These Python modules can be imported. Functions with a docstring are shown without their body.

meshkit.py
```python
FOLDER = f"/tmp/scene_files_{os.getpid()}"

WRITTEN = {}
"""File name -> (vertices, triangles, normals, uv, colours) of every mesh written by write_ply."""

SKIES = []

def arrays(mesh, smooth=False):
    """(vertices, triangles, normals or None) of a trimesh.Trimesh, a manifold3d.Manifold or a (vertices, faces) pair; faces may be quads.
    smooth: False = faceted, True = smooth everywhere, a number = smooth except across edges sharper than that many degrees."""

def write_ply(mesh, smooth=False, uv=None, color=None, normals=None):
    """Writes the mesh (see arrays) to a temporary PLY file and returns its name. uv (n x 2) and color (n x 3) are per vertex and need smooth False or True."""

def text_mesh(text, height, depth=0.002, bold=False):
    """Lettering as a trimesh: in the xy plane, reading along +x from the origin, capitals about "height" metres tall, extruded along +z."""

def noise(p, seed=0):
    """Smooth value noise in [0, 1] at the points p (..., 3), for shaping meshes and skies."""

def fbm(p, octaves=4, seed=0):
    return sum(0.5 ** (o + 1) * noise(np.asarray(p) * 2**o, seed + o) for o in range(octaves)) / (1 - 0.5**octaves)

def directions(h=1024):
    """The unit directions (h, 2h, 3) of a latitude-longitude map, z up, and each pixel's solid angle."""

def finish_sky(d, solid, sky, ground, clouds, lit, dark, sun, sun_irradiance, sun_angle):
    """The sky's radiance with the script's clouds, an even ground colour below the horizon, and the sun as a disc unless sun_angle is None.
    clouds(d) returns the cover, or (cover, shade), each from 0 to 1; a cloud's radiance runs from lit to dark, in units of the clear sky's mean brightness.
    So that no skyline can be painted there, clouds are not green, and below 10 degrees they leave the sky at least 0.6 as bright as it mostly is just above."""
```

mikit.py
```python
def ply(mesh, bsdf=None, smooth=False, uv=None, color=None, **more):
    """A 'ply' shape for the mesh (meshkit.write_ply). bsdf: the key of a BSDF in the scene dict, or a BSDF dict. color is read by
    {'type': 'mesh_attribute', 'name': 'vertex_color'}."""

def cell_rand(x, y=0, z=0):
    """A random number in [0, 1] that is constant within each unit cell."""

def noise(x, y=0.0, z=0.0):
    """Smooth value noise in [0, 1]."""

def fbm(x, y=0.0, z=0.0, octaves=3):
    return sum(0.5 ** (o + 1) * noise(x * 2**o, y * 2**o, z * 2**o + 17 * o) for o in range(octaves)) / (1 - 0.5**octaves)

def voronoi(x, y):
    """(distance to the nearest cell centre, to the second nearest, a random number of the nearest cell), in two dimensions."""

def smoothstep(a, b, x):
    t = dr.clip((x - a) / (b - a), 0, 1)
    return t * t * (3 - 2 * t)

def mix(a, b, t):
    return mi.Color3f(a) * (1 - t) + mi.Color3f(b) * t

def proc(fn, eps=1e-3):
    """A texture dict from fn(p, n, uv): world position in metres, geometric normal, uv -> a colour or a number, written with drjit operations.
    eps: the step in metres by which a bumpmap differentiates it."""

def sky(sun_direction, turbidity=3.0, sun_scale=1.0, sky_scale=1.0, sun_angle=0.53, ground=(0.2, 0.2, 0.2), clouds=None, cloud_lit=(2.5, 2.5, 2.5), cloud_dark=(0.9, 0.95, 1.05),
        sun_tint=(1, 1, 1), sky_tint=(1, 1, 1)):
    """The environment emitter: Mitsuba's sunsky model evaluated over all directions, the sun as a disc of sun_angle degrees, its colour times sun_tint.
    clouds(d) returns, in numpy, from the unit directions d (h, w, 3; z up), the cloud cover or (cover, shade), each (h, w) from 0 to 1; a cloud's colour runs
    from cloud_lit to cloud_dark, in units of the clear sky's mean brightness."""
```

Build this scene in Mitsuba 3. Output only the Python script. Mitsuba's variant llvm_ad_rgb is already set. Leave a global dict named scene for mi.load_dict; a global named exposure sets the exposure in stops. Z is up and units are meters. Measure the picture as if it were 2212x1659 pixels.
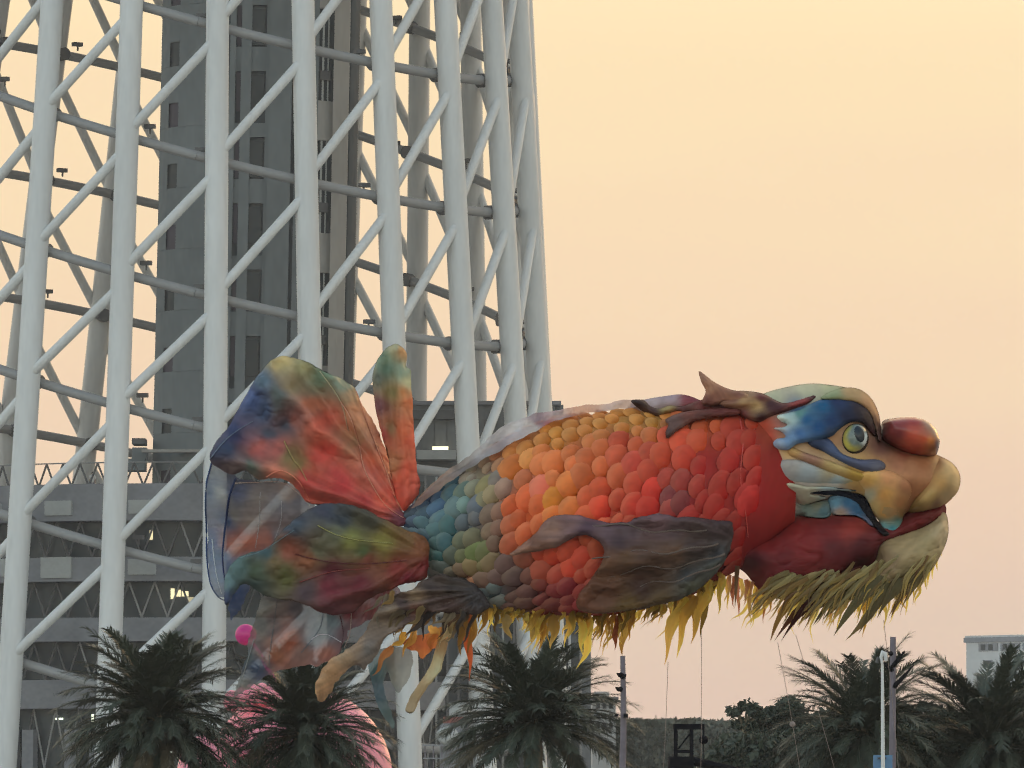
import math, random
import numpy as np
import trimesh
import mitsuba as mi
import mikit, meshkit
from mikit import proc, noise, fbm, smoothstep, mix, cell_rand, voronoi
from scipy.spatial import Delaunay, cKDTree
from scipy.ndimage import gaussian_filter, distance_transform_edt
from shapely.geometry import Polygon, Point, LineString
import shapely
import drjit as dr

rng = np.random.default_rng(7)
random.seed(7)
scene, labels = {}, {}
T = mi.ScalarTransform4f

# ------------------------------------------------------------------ camera, sky, exposure
# a long phone-zoom lens: 10 degrees wide, tilted up a little
HFOV = 10.0
CAM = np.array([0.0, 0.0, 1.7])
F = 1106.0 / math.tan(math.radians(HFOV / 2))          # focal length in 2212-wide picture units
PITCH = math.atan(870.0 / F)
FW = np.array([0, math.cos(PITCH), math.sin(PITCH)])
UP = np.array([0, -math.sin(PITCH), math.cos(PITCH)])
scene['camera'] = {'type': 'perspective', 'fov': HFOV, 'fov_axis': 'x', 'near_clip': 0.5, 'far_clip': 30000.0, 'medium': {'type': 'ref', 'id': 'haze_air'},
                   'to_world': T().look_at(origin=CAM.tolist(), target=(CAM + FW * 100).tolist(), up=[0, 0, 1])}
exposure = 3.95

SUN = np.array([math.sin(math.radians(24)), math.cos(math.radians(24)), math.tan(math.radians(13))])
SUN /= np.linalg.norm(SUN)


def dusk_haze(d):
    """warm haze of the sunset: a broad veil round the sun's quarter of the sky, thickest towards the horizon"""
    el = np.degrees(np.arcsin(np.clip(d[..., 2], -1, 1)))
    h = d[..., :2] / np.maximum(np.linalg.norm(d[..., :2], axis=-1, keepdims=True), 1e-6)
    s = SUN[:2] / np.linalg.norm(SUN[:2])
    az = np.degrees(np.arccos(np.clip(h @ s, -1, 1)))
    cover = np.clip(1 - (np.maximum(az - 45, 0) / 75) ** 1.5, 0, 1) * np.clip(1.12 - el / 60, 0, 1)
    n = meshkit.fbm(np.stack([d[..., 0] * 11, d[..., 1] * 11, d[..., 2] * 75], -1), 4, 5) - 0.5
    sep = np.degrees(np.arccos(np.clip(d @ SUN, -1, 1)))
    t = np.clip((el - 0.9 + n * 2.4) / 6.4, 0, 1)
    shade = np.clip(1 - t - 0.18 * np.exp(-(sep / 14) ** 2), 0, 1)
    return cover, shade


scene['sky'] = mikit.sky(SUN.tolist(), turbidity=4.0, sun_scale=0.02, sky_scale=1.0, sun_angle=14.0, clouds=dusk_haze, ground=(0.2, 0.2, 0.2),
                         cloud_lit=(1.03, 0.80, 0.485), cloud_dark=(0.93, 0.622, 0.458), sky_tint=(1.28, 1.03, 0.86), sun_tint=(1.0, 0.8, 0.55))


# the air of the evening: a thin even haze over the plaza and the city behind
scene['haze_air'] = {'type': 'homogeneous', 'albedo': {'type': 'rgb', 'value': [0.95, 0.95, 0.95]}, 'sigma_t': 1.3e-4}


def ray(px, py):
    return np.array([(px - 1106.0) / F, 0, 0]) + UP * ((829.5 - py) / F) + FW


def at(px, py, Y):
    """the point of the place at distance Y that is seen in the direction (px, py) of a 2212 x 1659 view"""
    r = ray(px, py)
    return CAM + r * (Y / r[1])


# ------------------------------------------------------------------ materials
def lin(c):
    c = np.asarray(c, float) / 255.0
    return np.where(c <= 0.04045, c / 12.92, ((c + 0.055) / 1.055) ** 2.4)


def two(b):
    return {'type': 'twosided', 'bsdf': b}


def rgb(c):
    return {'type': 'rgb', 'value': [float(x) for x in c]}


def mottled(key, c, var=0.15, scale=1.0, rough=0.6, stretch=(1, 1, 1), bump=0.0, spec=0.4, metallic=0.0):
    c = np.asarray(c, float)

    def fn(p, n, uv):
        a = fbm(p.x * scale * stretch[0], p.y * scale * stretch[1], p.z * scale * stretch[2], 4)
        b = fbm(p.x * scale * 7 * stretch[0], p.y * scale * 7 * stretch[1], p.z * scale * 7 * stretch[2] + 9, 2)
        return mi.Color3f(*[float(x) for x in c]) * (1 + var * 2 * (a - 0.5) + var * (b - 0.5))
    b = {'type': 'principled', 'base_color': proc(fn), 'roughness': rough, 'specular': spec, 'metallic': metallic}
    scene[key] = two(b)


mottled('white_steel', (0.605, 0.61, 0.60), 0.12, 0.5, 0.5, (1, 1, 0.12))
mottled('grey_steel', (0.27, 0.27, 0.27), 0.10, 0.4, 0.5, (1, 1, 0.3))
mottled('dark_steel', (0.10, 0.10, 0.105), 0.15, 1.0, 0.5)
mottled('concrete', (0.172, 0.192, 0.200), 0.22, 0.25, 0.85, (1, 1, 0.35))
mottled('pale_concrete', (0.36, 0.345, 0.32), 0.14, 0.3, 0.85, (1, 1, 0.3))
mottled('dark_concrete', (0.080, 0.094, 0.104), 0.25, 0.3, 0.8, (1, 1, 0.3))
mottled('slab_cladding', (0.225, 0.23, 0.25), 0.22, 0.5, 0.6)
mottled('slate_cladding', (0.17, 0.18, 0.19), 0.3, 0.5, 0.6, (1, 1, 0.25))
mottled('white_panel', (0.40, 0.41, 0.40), 0.12, 1.2, 0.6)
mottled('plaster', (0.52, 0.53, 0.53), 0.10, 0.3, 0.8)
mottled('foliage', (0.040, 0.052, 0.035), 0.5, 0.8, 0.6)
mottled('palm_leaf', (0.05, 0.06, 0.042), 0.45, 1.3, 0.5)
mottled('dry_leaf', (0.09, 0.075, 0.048), 0.4, 1.3, 0.7)
mottled('far_foliage', (0.085, 0.095, 0.075), 0.5, 0.15, 0.9)  # paler than the near foliage: distance haze partly put into this colour
mottled('bark', (0.19, 0.155, 0.105), 0.4, 4.0, 0.9)
mottled('paving', (0.22, 0.215, 0.205), 0.2, 0.2, 0.9)
mottled('black_paint', (0.009, 0.009, 0.012), 0.2, 3.0, 0.7, spec=0.05)
mottled('violet_steel', (0.15, 0.13, 0.155), 0.25, 1.5, 0.55)
mottled('pink_vinyl', (0.95, 0.33, 0.41), 0.05, 0.6, 0.35)
mottled('magenta_vinyl', (0.55, 0.035, 0.21), 0.05, 1.5, 0.35)
mottled('blue_paint', (0.10, 0.22, 0.38), 0.08, 1.5, 0.4)
mottled('pole_white', (0.62, 0.63, 0.62), 0.08, 2.0, 0.4)
mottled('rope', (0.30, 0.25, 0.23), 0.1, 6.0, 0.9)
mottled('red_roof', (0.30, 0.10, 0.09), 0.2, 1.5, 0.7)
mottled('skin', (0.42, 0.26, 0.19), 0.05, 8, 0.6)
mottled('white_cloth', (0.62, 0.60, 0.57), 0.05, 8, 0.9)
mottled('black_hair', (0.02, 0.018, 0.016), 0.1, 8, 0.6)
scene['window_glass'] = two({'type': 'principled', 'base_color': rgb((0.028, 0.038, 0.046)), 'roughness': 0.3, 'specular': 0.3})
scene['dim_glass'] = two({'type': 'principled', 'base_color': rgb((0.04, 0.052, 0.06)), 'roughness': 0.35, 'specular': 0.3})
scene['recess_violet'] = two({'type': 'principled', 'base_color': rgb((0.075, 0.065, 0.085)), 'roughness': 0.6, 'specular': 0.4})


# ------------------------------------------------------------------ helpers
def numbered(k):
    if k not in used:
        used.add(k)
        return k
    i = 1
    while f'{k}_{i:03d}' in used:
        i += 1
    used.add(f'{k}_{i:03d}')
    return f'{k}_{i:03d}'


used = set()


def thing(name, label=None, cat=None, group=None, kind=None):
    k = numbered(name)
    d = {}
    if label: d['label'] = label
    if cat: d['category'] = cat
    if group: d['group'] = group
    if kind: d['kind'] = kind
    labels[k] = d
    return k


def put(name, mesh, bsdf, parent=None, smooth=False, label=None, kind=None, **more):
    k = numbered(parent + '__' + name) if parent else name
    if not parent:
        used.add(k)
    if isinstance(mesh, dict):
        scene[k] = mesh
    else:
        scene[k] = mikit.ply(mesh, bsdf, smooth, **more)
    if label or kind:
        labels.setdefault(k, {})
        if label: labels[k]['label'] = label
        if kind: labels[k]['kind'] = kind
    return k


def cat(*ms):
    return trimesh.util.concatenate([m for m in ms])


def box(cx, cy, cz, sx, sy, sz, rz=0.0):
    m = trimesh.creation.box((sx, sy, sz))
    if rz:
        m.apply_transform(trimesh.transformations.rotation_matrix(rz, [0, 0, 1]))
    m.apply_translation((cx, cy, cz))
    return m


def box2(p0, p1):
    p0, p1 = np.minimum(p0, p1), np.maximum(p0, p1)
    return box(*((p0 + p1) / 2), *(p1 - p0))


def tube(pts, radii, sides=10, caps=True, flat=1.0):
    p = np.asarray(pts, float)
    r = np.broadcast_to(np.asarray(radii, float), (len(p),))
    t = np.gradient(p, axis=0)
    t /= np.linalg.norm(t, axis=1, keepdims=True) + 1e-12
    ref = np.array([0, 0, 1.0]) if abs(t[0][2]) < 0.9 else np.array([0, 1.0, 0])
    a = np.cross(t, ref)
    a /= np.linalg.norm(a, axis=1, keepdims=True) + 1e-12
    b = np.cross(t, a)
    ang = np.arange(sides) * 2 * np.pi / sides
    v = p[:, None] + r[:, None, None] * (np.cos(ang)[None, :, None] * a[:, None] * flat + np.sin(ang)[None, :, None] * b[:, None])
    n = len(p)
    i, j = np.meshgrid(np.arange(n - 1), np.arange(sides), indexing='ij')
    q = np.stack([i * sides + j, (i + 1) * sides + j, (i + 1) * sides + (j + 1) % sides, i * sides + (j + 1) % sides], -1).reshape(-1, 4)
    f = np.vstack([q[:, [0, 1, 2]], q[:, [0, 2, 3]]])
    v = v.reshape(-1, 3)
    if caps:
        k = len(v)
        v = np.vstack([v, p[:1], p[-1:]])
        jj = np.arange(sides)
        f = np.vstack([f, np.stack([np.full(sides, k), jj, (jj + 1) % sides], 1),
                       np.stack([np.full(sides, k + 1), (n - 1) * sides + (jj + 1) % sides, (n - 1) * sides + jj], 1)])
    return trimesh.Trimesh(v, f, process=False)


def ring_wall(cx, cy, r0, r1, z0, z1, a0, a1, seg=24):
    """a curved band: from angle a0 to a1 (degrees, 0 = towards the camera, + = right), inner radius r0, outer r1"""
    a = np.radians(np.linspace(a0, a1, seg + 1))
    s, c = np.sin(a), -np.cos(a)
    P = [np.stack([cx + r * s, cy + r * c, np.full_like(a, z)], 1) for r, z in ((r1, z0), (r1, z1), (r0, z1), (r0, z0))]
    v = np.vstack(P)
    n = seg + 1
    f = []
    for k in range(4):
        A, B = k * n, ((k + 1) % 4) * n
        for i in range(seg):
            f += [[A + i, A + i + 1, B + i + 1], [A + i, B + i + 1, B + i]]
    f += [[0, n, 2 * n], [0, 2 * n, 3 * n], [n - 1, 3 * n - 1, 2 * n - 1], [n - 1, 4 * n - 1, 3 * n - 1]]
    m = trimesh.Trimesh(v, f, process=False)
    return m


# ------------------------------------------------------------------ ground
gs = np.array([[-2500, -200, 0], [2500, -200, 0], [2500, 4500, 0], [-2500, 4500, 0]], float)
put('ground', (gs, np.array([[0, 1, 2], [0, 2, 3]])), 'paving')
labels['ground'] = {'kind': 'structure', 'label': 'grey paved ground of the plaza under the palms and the tower'}
# ------------------------------------------------------------------ the lattice tower
D = 506.0
S = F / D                                            # picture units per metre at the tower
TC = np.array([-27.14, D, CAM[2] + 1100 / S])
Z0 = TC[2]
RX, RS, RY, TA, TB, TL = 29.27, 1.17, 28.4, 0.0911, 0.0385, -0.0414   # half axes and skew of the oval ring, taper, twist, lean


def col_point(th, z, off=0.0):
    dz = z - Z0
    s, c = np.sin(th), np.cos(th)
    x = TC[0] + (RX + off) * s + RS * c - dz * (TA * s + TB * c + TL)
    y = TC[1] - (RY + off) * c + dz * (TA * c - TB * s)
    return np.stack([x + 0 * z, y + 0 * z, z + 0 * x], -1)


THETA = np.radians(3.4 + 15.0 * np.arange(24))
tower = thing('lattice_tower', 'tall lattice tower of white steel tubes with diagonal braces around a dark concrete core', 'tower')
for i, th in enumerate(THETA):
    z = np.linspace(-0.5, 118, 14)
    put('column', tube(col_point(th, z), 0.99 - 0.0006 * z, 24, caps=False), 'white_steel', tower, True)

RING_Z = [105.0, 93.2, 81.8, 70.5, 59.25, 47.84, 36.87, 25.19, 13.77]
TILT_X, TILT_Y = 7.19, 5.70


def ring_height(zc, th):
    return zc - TILT_X * np.sin(th) - TILT_Y * np.cos(th)


for zc in RING_Z:
    th = np.radians(np.arange(0, 361, 5.0))
    zz = ring_height(zc, th)
    pts = np.array([col_point(t, z, -1.15) for t, z in zip(th, zz)])
    put('ring', tube(pts, 0.41, 14, caps=False), 'grey_steel', tower, True)
for j in range(len(RING_Z) - 1):
    for i in range(24):
        t0, t1 = THETA[i], THETA[(i + 1) % 24]
        lo, hi = ring_height(RING_Z[j + 1], t0) + 0.15, ring_height(RING_Z[j], t1) - 1.05
        if hi < 0: continue
        a, b = col_point(t0, lo, 0.35), col_point(t1, hi, 0.35)
        put('brace', tube([a, a + (b - a) * 0.5, b], 0.41, 12), 'white_steel', tower, True)

# brackets and floodlights on the ring joints: built once, one entry per joint
flood = cat(box(0, 0, 0, 0.9, 0.5, 0.35), box(0, 0.1, -0.35, 0.12, 0.12, 0.5), box(0.15, -0.28, 0.02, 0.5, 0.06, 0.25))
flood_ply = mikit.ply(flood, 'dark_steel', False)
gusset = trimesh.creation.cylinder(0.6, 1.5, sections=12)
gusset.apply_transform(trimesh.transformations.rotation_matrix(math.pi / 2, [1, 0, 0]))
gusset_ply = mikit.ply(gusset, 'dark_steel', 30)
for j in range(1, len(RING_Z)):
    for i in range(24):
        th = THETA[i]
        z = ring_height(RING_Z[j], th)
        if z < 1: continue
        p = col_point(th, z, -1.5)
        d = dict(flood_ply)
        q = col_point(th + (0.055 if i % 2 else -0.05), z + 0.95, -1.5)
        if i % 3 != 1:
            put('floodlight', {**flood_ply, 'to_world': T().translate(q.tolist()).rotate([0, 0, 1], math.degrees(th))}, None, tower)
        put('ring_bracket', {**gusset_ply, 'to_world': T().translate(col_point(th, z, -1.0).tolist()).rotate([0, 0, 1], math.degrees(th))}, None, tower)

# ---- the core: an oval concrete shaft with recessed bays, pilasters and stair windows
CX = at(551, 600, D)[0]


def core_x(px):                                        # picture x at mid height -> metres from the core's axis
    return (px - 556) / S


def lean(z):
    return (z - Z0) * 0.018


def lean_mesh(m):
    m = m.copy()
    m.vertices[:, 0] += lean(m.vertices[:, 2])
    return m


CORE_A, CORE_B = core_x(772), 7.0
ZT, ZB = 118.0, 0.0


def oval_front(x):
    """y of the core's front face at local x"""
    return D - CORE_B * math.sqrt(max(0.02, 1 - (abs(x) / (CORE_A * 1.02)) ** 2.6))


core = put('core', None, None, tower) if False else tower + '__core'
used.add(core)
ang = np.linspace(0, 2 * np.pi, 49)[:-1]
ov = np.stack([np.sign(np.cos(ang)) * np.abs(np.cos(ang)) ** 0.77 * CORE_A * 0.985, np.sign(np.sin(ang)) * np.abs(np.sin(ang)) ** 0.77 * (CORE_B - 0.9)], 1)
shaft = trimesh.creation.extrude_polygon(Polygon(ov), ZT - ZB, engine='earcut')
shaft.apply_translation((CX, D, ZB))
shaft = shaft.subdivide_to_size(14)
scene[core] = mikit.ply(lean_mesh(shaft), 'dark_concrete', 25)


def bay(x0, x1, z0, z1, out, mat, name, back=1.6, label=None):
    """a piece of the core's face between local x0 and x1, standing 'out' metres proud of the shaft"""
    n = max(2, int(abs(x1 - x0) / 0.9) + 1)
    xs = np.linspace(x0, x1, n + 1)
    yf = np.array([oval_front(x) + 0.9 - out for x in xs])
    yb = yf + back
    zs = (z0, z1)
    v = np.array([[CX + x, y, z] for z in zs for x, y in list(zip(xs, yf)) + list(zip(xs[::-1], yb[::-1]))])
    m2 = 2 * (n + 1)
    f = []
    for k in range(m2):
        a, b = k, (k + 1) % m2
        f += [[a, b, b + m2], [a, b + m2, a + m2]]
    for k in range(n):
        q = [k, k + 1, m2 - 2 - k, m2 - 1 - k]
        f += [[q[0], q[2], q[1]], [q[0], q[3], q[2]]] + [[q[0] + m2, q[1] + m2, q[2] + m2], [q[0] + m2, q[2] + m2, q[3] + m2]]
    m = trimesh.Trimesh(v, f, process=False)
    m.merge_vertices()
    trimesh.repair.fix_normals(m)
    return put(name, lean_mesh(m), mat, core, False, label)


def zpy(py):
    return CAM[2] + (1700 - py) / S


# left bay of plain concrete with a column of stair windows (openings left in the face)
win_rows = [zpy(y) for y in range(-900, 1000, 133)]
XL0, XW0, XW1, XL1 = core_x(347), core_x(367), core_x(389), core_x(466)
for r in range(-9, 9):
    yc = 125 + 132 * r
    zc0, zc1 = zpy(yc + 27), zpy(yc - 26)
    znext = zpy(yc - 132 + 27)
    if zc0 < 2: continue
    bay(XW0, XW1, zc1, znext, 0.9, 'concrete', 'wall_panel')          # the wall above each window
    bay(XW0, XW1, zc0, zc1, 0.62, 'recess_violet' if r % 2 else 'window_glass', 'window')
    bay(XW1, XL1, zc0, znext - 0.02, 0.9, 'concrete', 'wall_panel')
    bay(XL0, XW0, zc0, znext - 0.02, 0.9, 'concrete', 'wall_panel')
# middle bay: dark, with vertical strips, floor bands and windows
for x0, x1, o, m in ((466, 500, 0.25, 'dark_concrete'), (500, 512, 0.75, 'concrete'), (524, 546, 0.6, 'concrete'), (578, 585, 0.7, 'concrete'), (585, 634, 0.95, 'concrete'), (634, 642, 0.3, 'dark_concrete'), (642, 690, 0.9, 'concrete')):
    bay(core_x(x0), core_x(x1), ZB, ZT, o, m, 'pilaster')
for r in range(-6, 9):
    y = 20 + 285 * r * 0.5
    if zpy(y + 150) < 2: continue
    big = r % 2 == 0
    bay(core_x(512), core_x(578), zpy(y + 148), zpy(y + (96 if big else 118)), 0.42, 'concrete', 'floor_band')
    bay(core_x(546), core_x(574), zpy(y + 92), zpy(y + 14), 0.3, 'window_glass', 'window')
    bay(core_x(514), core_x(523), zpy(y + 92), zpy(y + 6), 0.22, 'recess_violet', 'window')
# the lift bay on the right: guide rails, a stair flight landing and a pale free-standing pier
for x0, x1, o, m in ((690, 700, 0.1, 'dark_concrete'), (697, 701, 0.8, 'white_panel'), (708, 711, 0.8, 'white_panel'), (716, 720, 0.5, 'dark_concrete')):
    bay(core_x(x0), core_x(x1), ZB, ZT, o, m, 'lift_rail', 0.5)
for r in range(-4, 6):
    y = 60 + 285 * r
    if zpy(y + 240) < 1: continue
    bay(core_x(690), core_x(722), zpy(y + 255), zpy(y + 170), 0.95, 'pale_concrete', 'landing')
    bay(core_x(694), core_x(716), zpy(y + 125), zpy(y + 105), 1.1, 'dark_steel', 'lift_car')
bay(core_x(722), core_x(754), ZB, ZT, 1.7, 'pale_concrete', 'pier', 2.6)
bay(core_x(757), core_x(772), ZB, ZT, 0.7, 'dark_concrete', 'pier', 2.6)
# the block of floors that hangs in the lattice above
BX, BY = TC[0] + 1.6, D
for k in range(8):
    z = 85.0 + 4.2 * k
    put('upper_floor', ring_wall(BX, BY, 4.5, 22.0, z, z + 0.7, 0, 360, 48), 'slab_cladding', tower, 25)
    if k < 7:
        put('upper_glazing', ring_wall(BX, BY, 20.6, 21.2, z + 0.75, z + 4.15, 0, 360, 48), 'window_glass', tower, 25)
# plant ledges at the foot of the core
ledge = put('ledge', lean_mesh(cat(box(CX + core_x(306), D - 4.2, zpy(1012), 2.3, 3.0, 1.0), box(CX + core_x(322), D - 4.0, zpy(988), 1.2, 3.0, 1.0))), 'concrete', core)
put('ledge', lean_mesh(box(CX + core_x(320), D - 4.0, zpy(962), 1.1, 3.2, 0.5)), 'dark_steel', core)
put('ledge', lean_mesh(box(CX + core_x(395), D - 6.6, zpy(985), 5.2, 1.2, 0.25)), 'pale_concrete', core)

# ------------------------------------------------------------------ podium hall inside the tower's foot (left)
def zph(py):
    return CAM[2] + (1700 - py) / F * 480.5


hall = thing('podium_hall', 'grey curved podium building with slab bands and trussed windows behind the tower columns', 'building')
HX, HY, HR = TC[0] - 1.0, D, 25.5
bands = [(1045, 1125), (1204, 1256), (1335, 1386), (1469, 1531)]
A0, A1 = -88, 62
for k, (y0, y1) in enumerate(bands):
    put('floor_band', ring_wall(HX, HY, HR - 14, HR, zph(y1), zph(y0), A0, A1 if k else 30, 40), 'slab_cladding', hall, 25)
floors = [(1125, 1204), (1256, 1335), (1386, 1469), (1531, 1690)]
for k, (y0, y1) in enumerate(floors):
    put('glazing', ring_wall(HX, HY, HR - 3.0, HR - 1.6, zph(y1) , zph(y0), A0, A1, 36), 'window_glass' if k % 2 == 0 else 'dim_glass', hall, 25)
    n = 30
    for q in range(n):
        aa = math.radians(A0 + (A1 - A0) * (q + 0.5) / n)
        bb = math.radians(A0 + (A1 - A0) * (q + 1.0) / n)
        if q * 5 + k in (41, 37): pass
        rr = HR - 1.2
        zt, zb = zph(y0) - 0.05, zph(min(y1, 1660)) + 0.05
        m = 'grey_steel' if (q // 2 + k) % 4 == 1 else 'dark_steel'
        c = math.radians(A0 + (A1 - A0) * q / n)
        put('strut', tube([[HX + rr * math.sin(c), HY - rr * math.cos(c), zt], [HX + rr * math.sin(aa), HY - rr * math.cos(aa), zb]], 0.085, 6), m, hall)
        put('strut', tube([[HX + rr * math.sin(aa), HY - rr * math.cos(aa), zb], [HX + rr * math.sin(bb), HY - rr * math.cos(bb), zt]], 0.085, 6), m, hall)


def hall_pt(px, py, r):
    x = (px - 1106) / F * (D - r) - HX
    s = np.clip(x / r, -1, 1)
    return np.array([HX + r * s, HY - r * math.sqrt(1 - s * s), CAM[2] + (1700 - py) / F * (HY - r * math.sqrt(1 - s * s))]), math.asin(s)


for x0, x1, y0, y1 in ((92, 152, 1084, 1114), (278, 326, 1082, 1110), (84, 152, 1206, 1249), (278, 335, 1210, 1242), (-60, -5, 1090, 1118), (-40, 20, 1210, 1246)):
    p, a = hall_pt((x0 + x1) / 2, (y0 + y1) / 2, HR + 0.06)
    put('sign_panel', box(*p, (x1 - x0) / S * 1.02, 0.3, (y1 - y0) / S, a), 'white_panel', hall)
# rail and zig-zag balustrade of the roof terrace
TR = HR - 3.0
for k in range(36):
    a, b, c = [math.radians(A0 + 4 * (k + u)) for u in (0, 0.5, 1.0)]
    if 4 * k + A0 > 26: break
    P = lambda t, y: [HX + TR * math.sin(t), HY - TR * math.cos(t), zph(y)]
    put('baluster', tube([P(a, 996), P(b, 1046)], 0.085, 6), 'dark_steel', hall)
    put('baluster', tube([P(b, 1046), P(c, 996)], 0.085, 6), 'dark_steel', hall)
put('handrail', tube([[HX + TR * math.sin(t), HY - TR * math.cos(t), zph(995)] for t in np.radians(np.linspace(A0, 28, 60))], 0.06, 6), 'grey_steel', hall, True)
put('terrace_floor', ring_wall(HX, HY, 4, HR - 0.5, zph(1052), zph(1048), A0, 30, 40), 'paving', hall)
# ground-floor piers and doors
for px in (20, 60, 155, 210, 250, 300, 420):
    p, a = hall_pt(px, 1610, HR - 0.9)
    put('pier', box(p[0], p[1], 3.2, 1.1, 0.7, 6.4, a), 'slab_cladding', hall)
# lit rooms behind the glazing
scene['lamp_warm'] = {'type': 'diffuse', 'reflectance': rgb((0.5, 0.45, 0.3))}


def lamp(name, mesh, parent, power, c=(1, 0.85, 0.5), label=None):
    k = put(name, mesh, 'lamp_warm', parent, False, label)
    scene[k]['emitter'] = {'type': 'area', 'radiance': rgb([power * 0.085 * x for x in c])}
    return k


for px, py, w, h, pw in ((373, 1284, 8, 22, 0.8), (386, 1283, 9, 14, 0.8), (400, 1284, 14, 11, 0.8), (412, 1300, 14, 16, 0.3), (326, 1157, 7, 20, 0.7)):
    p, a = hall_pt(px, py, HR - 1.5)
    lamp('lit_window', box(*p, w / S, 0.1, h / S, a), hall, pw)
for px, py, w, h, pw in ((126, 1554, 16, 4, 1.8), (200, 1552, 5, 16, 1.4), (302, 1612, 6, 22, 1.6)):
    p, a = hall_pt(px, py, HR - 1.4)
    lamp('lit_lamp', box(*p, w / S, 0.1, h / S, a), hall, pw, (0.9, 1, 0.75))

# ------------------------------------------------------------------ slate-clad building on the right of the tower's foot
slate = thing('annex_building', 'dark slate clad building with flat parapet at the right foot of the tower', 'building')
YB = D + 8


def slab_box(x0, x1, y0, y1, Ya, Yb, mat, name, parent, **kw):
    a, b = at(x0, y1, Ya), at(x1, y0, Ya)
    return put(name, box2(np.array([a[0], Ya, a[2]]), np.array([b[0], Yb, b[2]])), mat, parent, **kw)


slab_box(880, 1199, 874, 1010, YB, YB + 24, 'slate_cladding', 'upper_wall', slate)
slab_box(876, 1212, 866, 874, YB - 0.5, YB + 24.4, 'slab_cladding', 'parapet', slate)
slab_box(1199.5, 1217, 874.5, 905, YB + 2, YB + 20, 'slate_cladding', 'roof_plant', slate)
slab_box(870, 1276, 1010.3, 1690, YB - 2, YB + 24, 'slate_cladding', 'lower_wall', slate)
for k in range(12):
    x0 = 885 + k * 27
    slab_box(x0, x0 + 25.5, 905, 1008, YB - 0.35, YB - 0.02, 'slate_cladding', 'panel', slate)
for x in range(892, 1276, 24):
    slab_box(x, x + 5, 1015, 1689, YB - 2.6, YB - 2.03, 'white_steel' if (x // 24) % 3 == 0 else 'grey_steel', 'fin', slate)
for x in range(900, 1260, 48):
    for y in (1040, 1130, 1220, 1310, 1400, 1490, 1580):
        slab_box(x, x + 18, y, y + 60, YB - 2.3, YB - 2.01, 'window_glass', 'window', slate)
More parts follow.
